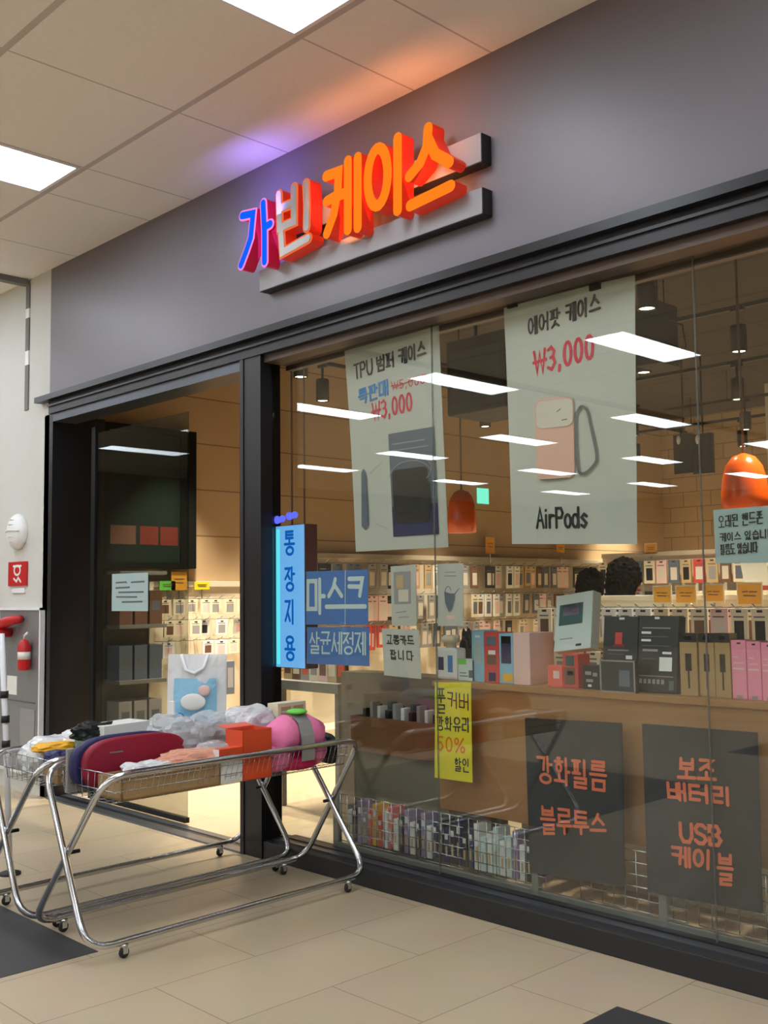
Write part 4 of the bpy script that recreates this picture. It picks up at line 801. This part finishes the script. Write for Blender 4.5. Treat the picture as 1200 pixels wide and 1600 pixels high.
rng = random.Random(4)
def fill(x, y0, y1, rows, step, wd, h, where, grp, pal, depth=2):
    for r, z in enumerate(rows[:3]):
        wh = where % ('the top row', 'the second row', 'the third row', 'the fourth row')[r]
        i = 0; yy = y0+step/2; c = rng.choice(pal)
        while yy < y1:
            if i % 3 == 0 or rng.random() < .3: c = rng.choice(pal)
            if rng.random() < .94: hang(c[0], c[1], wd, h*(1 if rng.random() < .8 else .9), rng.randrange(5), (x+.2+rng.uniform(-.05, .05), yy+rng.uniform(-.006, .006), z), math.pi/2+rng.uniform(-.12, .12), wh, grp+' '+str(r), rng.uniform(0, .06))
            yy += step; i += 1
rack('wall_rack', 'cream pegboard rack with hooks seen through the open doorway', -3.86, .95, 2.25, 1.64, (1.53, 1.35, 1.17), .13)
fill(-3.86, .95, 2.2, (1.53, 1.35, 1.17, .99), .13, .12, .135, 'in %s of the doorway rack', 'packs of the doorway rack row', [PACKC[0], PACKC[1], PACKC[0], PACKC[1], PACKC[0]] )
rack('wall_rack', 'long cream pegboard rack along the left wall behind the glass', -3.86, 2.5, 8.6, 1.92, (1.87, 1.55, 1.25), .19)
fill(-3.86, 2.55, 7.6, (1.86, 1.54, 1.24, .96), .118, .112, .25, 'in %s of the long wall rack', 'packs of the long wall rack row', [c for c in PACKC*3 if c[0] != 'red_card']+[PACKC[6]])
# front gondola, packs hung one behind another
gd = thing('gondola_rack', 'low cream gondola rack of packs behind the counter goods', 'rack', (1.3, 1.3, 0))
mb = MB(); mb.box((-1.1, 0, 0), (1.6, .03, 1.50), 'rack_cream'); mb.build('back_panel', gd)
mb = MB(); mb.box((-1.1, -.02, 1.50), (1.6, .05, 1.53), 'rack_cream', .004); mb.build('top_rail', gd)
mb = MB(); mb.box((-1.1, -.4, 0), (1.6, 0, .25), 'rack_cream', .004); mb.build('base_shelf', gd)
me = None
for i in range(17):
    for z in (1.46, 1.22):
        if me is None: mb = MB(); mb.tube([(0, 0, 0), (0, -.28, 0), (0, -.32, .02)], .0035, 'wire', 5); me = mb.mesh('hook')
        o = bpy.data.objects.new('hook', me); COL.objects.link(o); o.parent = gd; o.location = (-1.02+i*.11, 0, z+.004)
for i in range(17):
    for r, z in enumerate((1.46, 1.22)):
        c = rng.choice([PACKC[0], PACKC[1], PACKC[0], PACKC[1], PACKC[0], PACKC[4], PACKC[3], PACKC[8], PACKC[0], PACKC[1]])
        for j in range(3):
            hang(c[0], c[1], .09, .19, rng.randrange(5), (1.3-1.02+i*.11, 1.3-.06-.09*j, z), rng.uniform(-.15, .15), 'in the %s row of the front gondola' % ('upper', 'lower')[r], 'packs of the front gondola row %d' % r)
# middle gondola behind the heads
g2 = thing('gondola_rack', 'tall cream gondola rack behind the two black haired people', 'rack', (-1.0, 4.3, 0))
mb = MB(); mb.box((-.5, 0, 0), (1.1, .03, 1.86), 'rack_cream'); mb.build('back_panel', g2)
mb = MB(); mb.box((-.5, -.02, 1.86), (1.1, .05, 1.9), 'rack_cream', .004); mb.build('top_rail', g2)
mb = MB(); mb.box((-.5, -.35, 0), (1.1, 0, .25), 'rack_cream', .004); mb.build('base_shelf', g2)
for i in range(13):
    for r, z in enumerate((1.82, 1.55, 1.3)):
        c = rng.choice(PACKC)
        for j in range(1): hang(c[0], c[1], .1, .2, rng.randrange(5), (-1.44+i*.12, 4.3-.08-.1*j, z), rng.uniform(-.15, .15), 'in the %s row of the rack behind the people' % ('top', 'middle', 'bottom')[r], 'packs behind the people row %d' % r)
# price tags on the racks
def price_tag(px, py, y, wpx, hpx, label):
    A = at(px-wpx/2, py+hpx/2, 'y', y); B = at(px+wpx/2, py+hpx/2, 'y', y); T = at(px, py-hpx/2, 'y', y)
    o = thing('price_tag', label, 'price tag', ((A.x+B.x)/2, y, A.z)); wd, h = (B.x-A.x)/2, T.z-A.z
    mb = MB(); mb.box((-wd-.008, 0, -.008), (wd+.008, .003, h+.008), 'cream'); mb.build('holder', o)
    mb = MB(); mb.box((-wd, -.002, 0), (wd, 0, h), 'tag_orange'); mb.build('card', o)
    mb = MB(); f = lambda u, v: (Vector((-wd+2*wd*u, -.002, h*v)), Vector((0, -1, 0)))
    mb.strokes([[(.2, .6), (.42, .62)], [(.5, .6), (.82, .6)], [(.25, .42), (.75, .4)]], f, h*.06, .0005, 'brown_card'); mb.build('print', o)
    mb = MB(); mb.box((-.006, .003, -.05), (.006, .008, h*.5), 'wire'); mb.build('stem', o)
for px, py, y, wx, hx, lb in ((1035, 929, 1.25, 26, 24, 'orange price tag right of the people on the front gondola'), (1072, 929, 1.25, 29, 25, 'second orange price tag right of the people'), (1115, 927, 1.25, 30, 25, 'orange price tag under the pale tote packet'), (1172, 928, 1.25, 36, 32, 'largest orange price tag at the right edge'),
    (1017, 857, 4.28, 17, 14, 'dim orange price tag on the rack behind the people')):
    price_tag(px, py, y, wx, hx, lb)
def wall_tag(px, py, mt, label, h=.16):
    p = at(px, py, 'x', -3.8); o = thing('price_tag', label, 'price tag', p, math.pi/2)
    mb = MB(); mb.box((-.08, 0, -h/2), (.08, .003, h/2), mt); mb.build('card', o); mb = MB(); mb.box((-.006, .003, -h/2-.12), (.006, .008, 0), 'wire'); mb.build('stem', o)
    mb = MB(); mb.strokes([[(.2, .6), (.8, .62)], [(.25, .42), (.75, .4)]], lambda u, v: (Vector((-.08+.16*u, 0, -h/2+h*v)), Vector((0, -1, 0))), .008, .0005, 'brown_card'); mb.build('print', o)
wall_tag(766, 852, 'tag_orange', 'orange price tag below the left orange lamp', .19); wall_tag(876, 857, 'tag_orange', 'small orange price tag right below the earbud poster', .1)
wall_tag(280, 908, 'tag_orange', 'orange price tag on the rack in the doorway'); wall_tag(316, 915, 'yellow_paper', 'small yellow tag right of the orange one in the doorway', .07); wall_tag(262, 915, 'lime', 'small lime tag left of the orange one in the doorway', .08)
tt = thing('tote_packet', 'pale packet with a red stripe beside a tan one on the gondola', 'packet', (1.45, 1.45, 1.55))
mb = MB(); mb.add([(-.12, 0, 0), (.02, 0, 0), (.0, .0, .17), (-.15, .0, .18), (-.12, .04, 0), (.02, .04, 0), (.0, .02, .17), (-.15, .02, .18)], [(0, 1, 2, 3), (5, 4, 7, 6), (0, 4, 5, 1), (1, 5, 6, 2), (2, 6, 7, 3), (3, 7, 4, 0)], 'white_card'); mb.box((-.125, -.002, .0), (.02, .0, .025), 'red_card'); mb.build('packet', tt)
tt2 = thing('tote_packet', 'tan packet with a red stripe right of the pale one', 'packet', (1.58, 1.45, 1.55))
mb = MB(); mb.add([(-.1, 0, 0), (.08, 0, 0), (.04, .0, .17), (-.12, .0, .17), (-.1, .04, 0), (.08, .04, 0), (.04, .02, .17), (-.12, .02, .17)], [(0, 1, 2, 3), (5, 4, 7, 6), (0, 4, 5, 1), (1, 5, 6, 2), (2, 6, 7, 3), (3, 7, 4, 0)], 'tan'); mb.box((-.1, -.002, .0), (.08, .0, .02), 'red_card'); mb.build('packet', tt2)
sh = boxitem('top_shelf', 'narrow cream shelf along the back of the front gondola', 'shelf', (1.55, 1.46, 0), (1.0, .2, 1.55), 0, 'rack_cream')
# ================================================================== DOORWAY
dl = thing('sliding_door', 'tinted glass sliding door leaf parked at the left of the doorway', 'door', (-2.76, .2, .0))
mb = MB(); mb.box((-.68, 0, .02), (.62, .012, 2.85), 'door_glass'); mb.build('glass_leaf', dl)
mb = MB(); mb.box((-.68, -.012, .015), (.62, .024, .05), 'black_frame'); mb.build('bottom_rail', dl)
mb = MB(); mb.box((-.72, -.012, .015), (-.66, .024, 2.9), 'black_frame'); mb.build('stile', dl)
A = at(175, 897, 'y', .19); B = at(231, 955, 'y', .19)
no = thing('door_notice', 'pale blue paper notice taped to the glass door leaf', 'notice', ((A.x+B.x)/2, .19, B.z)); wd, h = (B.x-A.x)/2, A.z-B.z
mb = MB(); mb.box((-wd, 0, 0), (wd, .002, h), 'paper_blue'); mb.build('sheet', no)
mb = MB(); f = lambda u, v: (Vector((-wd+2*wd*u, 0, h*v)), Vector((0, -1, 0)))
mb.strokes([[(.12, .76), (.4, .77), (.42, .75)], [(.55, .76), (.9, .77)], [(.12, .62), (.5, .63)], [(.2, .5), (.88, .5)], [(.14, .38), (.7, .37)], [(.3, .24), (.85, .25)]], f, .012, .0005, 'grey_ink'); mb.build('print', no)
mat('reflected_red', (112, 40, 28), .6)
dp = thing('wall_cabinet', 'tall black framed glass cabinet high on the wall inside the doorway', 'cabinet', (-3.9, .92, 1.8))
mb = MB(); mb.box((0, -.47, 0), (.1, .46, 1.22), 'dark_panel', .004); mb.build('body', dp)
mb = MB(); mb.box((.1, -.4, .05), (.104, .3, 1.16), 'green_dark'); mb.build('pane', dp)
for a, b in (((-.47, 0), (.46, .05)), ((-.47, 1.16), (.46, 1.22)), ((.3, .05), (.46, 1.16)), ((-.47, .05), (-.4, 1.16))): mb = MB(); mb.box((.1, a[0], a[1]), (.12, b[0], b[1]), 'dark_panel'); mb.build('frame_bar', dp)
for y0, y1, z0, z1, mt in ((-.1, .08, .2, .36, 'reflected_red'), (.1, .28, .2, .36, 'reflected_red'), (-.38, -.14, .2, .36, 'brown_card')):
    mb = MB(); mb.box((.1035, y0, z0), (.1055, y1, z1), mt); mb.build('box_reflection', dp)  # boxes mirrored in the dark pane, painted on as coloured patches
hs = thing('shelf_unit', 'grey shelf of dim goods behind the glass door leaf', 'shelf', (-3.86, .72, 0))
mb = MB(); mb.box((0, -.22, 0), (.02, .22, 1.74), 'rack_grey'); mb.build('back_panel', hs)
for z in (.4, .85, 1.3, 1.74): mb = MB(); mb.box((0, -.22, z), (.3, .22, z+.03), 'rack_grey'); mb.build('shelf', hs)
for i, (z, c, nm) in enumerate(((.43, 'grey_card', 'grey'), (.88, 'slate', 'slate'), (1.33, 'brown_card', 'brown'))):
    for j in range(3): boxitem('shelf_box', nm+' carton on the dim shelf behind the glass door, '+('left', 'middle', 'right')[j], 'carton', (-3.7, .58+.14*j, z), (.2, .12, .28), 0, c, [('r', .2, .4, .8, .7, 'grey_ink')])
bagp = bag('black_item', 'black boxed earphones hanging low in the doorway rack', 'pack', (-3.45, 1.2, .72), (.1, .16, .16), 'deep_black', 90, .2)
boxitem('bottle_pack', 'grey twin pack beside the black boxed earphones in the doorway', 'pack', (-3.4, 1.42, .72), (.05, .16, .28), 0, 'slate', [('r', .1, .2, .45, .8, 'grey_card'), ('r', .55, .2, .9, .8, 'grey_card')])
hd = boxitem('door_handle_plate', 'dark blue lock plate on the black door post', 'lock', (-1.238, .02, 1.1), (.02, .05, .22), 0, 'navy', [('r', .2, .2, .5, .8, 'silver_foil')])
# ================================================================== SHOP CEILING FITTINGS
def track_light(p, label):
    o = thing('track_light', label, 'spotlight', p, 0, None)
    mb = MB(); mb.lathe([(.0, .2), (.055, .2), (.06, .19), (.06, .0), (.05, .0), (.05, .012), (0, .012)], 'black_metal', 20); mb.build('housing', o)
    mb = MB(); mb.lathe([(0, .010), (.05, .010)], 'spot_disc', 20); o2 = mb.build('lens', o)
    mb = MB(); mb.tube([(0, 0, .2), (0, 0, .33)], .012, 'black_metal', 8); mb.box((-.05, -.018, .31), (.05, .018, .345), 'black_metal'); mb.build('adapter', o)
    ld_ = bpy.data.lights.new('spot', 'SPOT'); ld_.energy = SPOT; ld_.color = (1, .86, .68); ld_.spot_size = math.radians(74); ld_.spot_blend = .75; ld_.shadow_soft_size = .05
    l = bpy.data.objects.new('spot_lamp', ld_); COL.objects.link(l); l.parent = o; l.location = (0, 0, -.01)
    return o
TL = [((-3.3, 1.08, 3.3), 'black track spotlight hanging in the doorway'), ((-2.78, 1.04, 3.3), 'black track spotlight right of the doorway one, by the door post'),
 ((-2.38, 1.43, 3.3), 'black track spotlight over the light box behind the glass'), ((-3.05, 2.24, 3.3), 'black track spotlight just left of the curled poster'),
 ((.42, 3.29, 3.3), 'black track spotlight high at the right beside the orange lamp cord'), ((-.52, 5.1, 3.3), 'black track spotlight below the high one at the orange lamp cord'),
 ((-.45, 3.4, 3.3), 'black track spotlight at the right edge of the earbud poster'), ((-2.39, 6.3, 3.3), 'black track spotlight right of the earbud poster, below its neighbour'),
 ((-2.86, 8.15, 3.3), 'small far track spotlight left of the dark wall screens'), ((-1.34, 6.87, 3.3), 'far track spotlight right above the big orange lamp'), ((-2.0, 8.1, 3.3), 'far track spotlight touching the top of the big orange lamp'),
 ((-3.5, 8.1, 3.3), 'farthest track spotlight low left of the wall screens'), ((-3.05, 4.5, 3.3), 'track spotlight between the two posters, lower one'), ((-2.4, 3.56, 3.3), 'track spotlight between the two posters, upper one'), ((1.7, 1.75, 3.3), 'track spotlight above the front gondola'), ((.6, 1.75, 3.3), 'track spotlight above the two people')]
for p, lb in TL: track_light(p, lb)
def rail(a, b, label):
    o = thing('light_track', label, 'track', ((a[0]+b[0])/2, (a[1]+b[1])/2, 3.64)); mb = MB(); c = Vector(o.location)
    mb.box((min(a[0], b[0])-c.x-.018, min(a[1], b[1])-c.y-.018, 0), (max(a[0], b[0])-c.x+.018, max(a[1], b[1])-c.y+.018, .03), 'black_metal'); mb.build('bar', o)
    for t in (.2, .8):
        p = Vector(a).lerp(Vector(b), t)-Vector((c.x, c.y)); mb = MB(); mb.tube([(p.x, p.y, .03), (p.x, p.y, .36)], .006, 'black_metal', 6); mb.build('suspension', o)
for a, b, lb in (((-3.6, 1.06), (-1.4, 1.06), 'black light track across the doorway'), ((-3.05, 1.43), (-3.05, 8.6), 'long black light track along the left wall'), ((-2.39, 1.3), (-2.39, 6.4), 'black light track parallel to the long one'), ((-.9, 3.35), (2.5, 3.35), 'black light track across the shop beside the earbud poster'), ((-2.3, 5.1), (1.5, 5.1), 'second black light track across the shop'), ((-2.3, 6.87), (1.5, 6.87), 'third black light track across the shop'), ((-3.6, 8.1), (1, 8.1), 'farthest black light track across the shop'), ((.3, 1.75), (2.6, 1.75), 'black light track above the front gondola')):
    rail(a, b, lb)
ac = thing('ceiling_unit', 'large black boxy unit hanging between the two posters', 'ceiling unit', (-1.2, 2.4, 2.95))
mb = MB(); mb.box((-.3, -.2, 0), (.3, .3, .6), 'duct_black', .02); mb.build('housing', ac)
mb = MB(); mb.box((-.26, -.205, .05), (.26, -.2, .5), 'screen'); mb.build('grille', ac)
for x in (-.2, .2): mb = MB(); mb.tube([(x, .05, .6), (x, .05, 1.05)], .015, 'duct_black', 8); mb.build('bracket', ac)
sp_ = thing('ceiling_speaker', 'dark box speaker with cable right of the earbud poster', 'speaker', (.33, 2.3, 3.06))
mb = MB(); mb.box((-.1, -.12, 0), (.1, .12, .42), 'duct_black', .015); mb.build('cabinet', sp_)
mb = MB(); mb.tube([(.1, 0, .3), (.2, 0, .25), (.22, 0, .1), (.15, 0, .05)], .008, 'black_metal', 6); mb.build('cable', sp_)
mb = MB(); mb.tube([(0, 0, .42), (0, 0, .94)], .02, 'duct_black', 8); mb.build('bracket', sp_)
for i, px_ in enumerate((1068, 1098)):
    p = at(px_, 740, 'y', 6.0); o = thing('wall_screen', 'dark narrow hanging screen, '+('left' if i == 0 else 'right')+' one of the pair by the big orange lamp', 'screen', (p.x, 6.0, p.z))
    mb = MB(); mb.box((-.11, 0, 0), (.11, .06, .42), 'screen', .006); mb.build('panel', o); mb = MB(); mb.blob((-.04, -.01, .36), (.025, .015, .05), 'white_plastic', 2); mb.build('white_lamp', o)
    mb = MB(); mb.tube([(0, .03, .42), (0, .03, 4.0-p.z)], .01, 'black_metal', 6); mb.build('hanger', o)
gc = boxitem('grey_column', 'grey square column behind the dark hanging screens', 'column', (-1.3, 8.2, 0), (.6, .6, 3.99), 0, 'plaster')
def pendant(p, r, h, label, cord=True):
    o = thing('pendant_lamp', label, 'pendant lamp', p)
    mb = MB(); prof = [(r, 0), (r*1.0, h*.3), (r*.93, h*.6), (r*.78, h*.8), (r*.5, h*.94), (.012, h)]
    mb.lathe(prof, 'pendant_orange', 32); mb.lathe([(a-.006 if a > .02 else a, b-.004) for a, b in prof][::-1], 'pendant_orange', 32); mb.build('shade', o)
    mb = MB(); mb.tube([(0, 0, h), (0, 0, 4.0-p[2])], .008, 'bronze_trim', 6); mb.build('cord', o)
    mb = MB(); mb.blob((0, 0, h*.35), (.04, .04, .06), 'white_plastic', 2); mb.build('bulb', o)
p = at(1165, 805, 'y', 1.6); pendant(p, .127, at(1165, 708, 'y', 1.6).z-p.z, 'big glossy orange pendant lamp at the right edge')
p = at(722, 832, 'x', -2); pendant(p, .125, at(722, 765, 'x', -2).z-p.z, 'smaller orange pendant lamp at the right of the curled poster')
ex_ = at(755, 775, 'x', -3.89); eo = thing('exit_sign', 'small green lit sign high on the wall right of the smaller lamp', 'sign', ex_, math.pi/2)
emis('green_lit', (120, 230, 200), .8); mb = MB(); mb.box((-.1, -.0, -.09), (.1, .02, .09), 'green_lit'); mb.build('panel', eo)
# ================================================================== PEOPLE
def skin_mesh(name, verts, edges, mt, sub_=2):
    me = bpy.data.meshes.new(name); me.from_pydata([v[:3] for v in verts], edges, []); o = bpy.data.objects.new(name, me); COL.objects.link(o)
    mo = o.modifiers.new('skin', 'SKIN'); mo.use_smooth_shade = True
    for i, v in enumerate(verts): me.skin_vertices[0].data[i].radius = (v[3], v[4] if len(v) > 4 else v[3])
    me.skin_vertices[0].data[0].use_root = True
    o.modifiers.new('sub', 'SUBSURF').levels = sub_; o.modifiers['sub'].render_levels = sub_
    dg = bpy.context.evaluated_depsgraph_get(); m2 = bpy.data.meshes.new_from_object(o.evaluated_get(dg)); m2.materials.clear(); m2.materials.append(MATS[mt])
    bpy.data.objects.remove(o); m2.name = name
    for p in m2.polygons: p.use_smooth = True
    return m2
def person(loc, rz, H, label, coat, legs, long_hair):
    s = H/1.7; o = thing('person', label, 'person', loc, rz)
    V = [(0, 0, .95, .12, .15), (0, 0, 1.15, .1, .13), (0, -.01, 1.33, .1, .16), (0, 0, 1.44, .06, .08), (0, 0, 1.52, .05), (0, -.015, 1.6, .085), (0, -.01, 1.66, .075)]
    E = [(0, 1), (1, 2), (2, 3), (3, 4), (4, 5), (5, 6)]
    for sg_ in (1, -1):
        b = len(V); V += [(sg_*.1, 0, .86, .085), (sg_*.1, -.02, .5, .06), (sg_*.1, .01, .1, .04), (sg_*.1, -.12, .04, .035, .03)]; E += [(0, b), (b, b+1), (b+1, b+2), (b+2, b+3)]
        b = len(V); V += [(sg_*.19, 0, 1.38, .055), (sg_*.25, .0, 1.1, .042), (sg_*.22, -.16, .92, .03), (sg_*.21, -.22, .9, .03, .018)]; E += [(2, b), (b, b+1), (b+1, b+2), (b+2, b+3)]
        for k, (dx, ln) in enumerate(((-.03, .06), (-.01, .075), (.01, .07), (.03, .055))):
            c = len(V); V += [(sg_*.21+dx, -.24-ln*.5, .885, .009), (sg_*.21+dx, -.24-ln, .86, .008)]; E += [(b+3, c), (c, c+1)]
        c = len(V); V += [(sg_*.17, -.22, .885, .01), (sg_*.16, -.25, .87, .009)]; E += [(b+3, c), (c, c+1)]
    V = [tuple(x*s for x in v) for v in V]
    me = skin_mesh('body', V, E, 'skin'); b = bpy.data.objects.new('body', me); COL.objects.link(b); b.parent = o
    J = [(0, 0, .85, .15, .18), (0, 0, 1.15, .125, .16), (0, -.01, 1.34, .125, .185), (0, 0, 1.46, .075, .09)]; JE = [(0, 1), (1, 2), (2, 3)]
    for sg_ in (1, -1): c = len(J); J += [(sg_*.2, 0, 1.38, .075), (sg_*.26, 0, 1.1, .06), (sg_*.228, -.13, .945, .05)]; JE += [(2, c), (c, c+1), (c+1, c+2)]
    me = skin_mesh('jacket', [tuple(x*s for x in v) for v in J], JE, coat); c = bpy.data.objects.new('jacket', me); COL.objects.link(c); c.parent = o
    J = [(0, 0, .92, .14, .16)]; JE = []
    for sg_ in (1, -1): c = len(J); J += [(sg_*.1, 0, .84, .105), (sg_*.1, -.02, .5, .08), (sg_*.1, .01, .1, .065)]; JE += [(0, c), (c, c+1), (c+1, c+2)]
    me = skin_mesh('trousers', [tuple(x*s for x in v) for v in J], JE, legs); c = bpy.data.objects.new('trousers', me); COL.objects.link(c); c.parent = o
    for sg_ in (1, -1): mb = MB(); mb.blob((sg_*.1*s, -.06*s, .04*s), (.05*s, .14*s, .05*s), 'rubber', 3, flat=-.04*s); mb.build('shoe', o)
    mb = MB(); mb.blob((0, .02*s, 1.63*s), (.1*s, .112*s, .115*s), 'hair', 4, .2, 7, 3); mb.blob((0, .05*s, 1.56*s), (.1*s, .08*s, .13*s), 'hair', 4, .24, 8, 8)
    if long_hair: mb.blob((0, .06*s, 1.49*s), (.11*s, .07*s, .15*s), 'hair', 4, .15, 6, 5)
    mb.build('hair', o)
    mb = MB(); mb.blob((0, -.105*s, 1.575*s), (.013*s, .02*s, .022*s), 'skin', 2); mb.build('nose', o)
    mb = MB()
    for sg_ in (1, -1): mb.blob((sg_*.033*s, -.09*s, 1.6*s), (.012*s, .008*s, .007*s), 'ink', 2)
    mb.build('eyes', o)
    mb = MB(); mb.blob((0, -.092*s, 1.54*s), (.022*s, .008*s, .006*s), 'red_ink', 2); mb.build('mouth', o)
p = at(924, 914, 'y', 2.4); person((p.x, 2.4, 0), math.pi+.25, 1.68, 'person with short black hair seen from behind, left of the pair', 'jacket', 'trousers', False)
p = at(979, 912, 'y', 1.75); person((p.x, 1.75, 0), math.pi-.3, 1.72, 'person with fuller black hair seen from behind, right of the pair', 'coat_brown', 'denim', True)
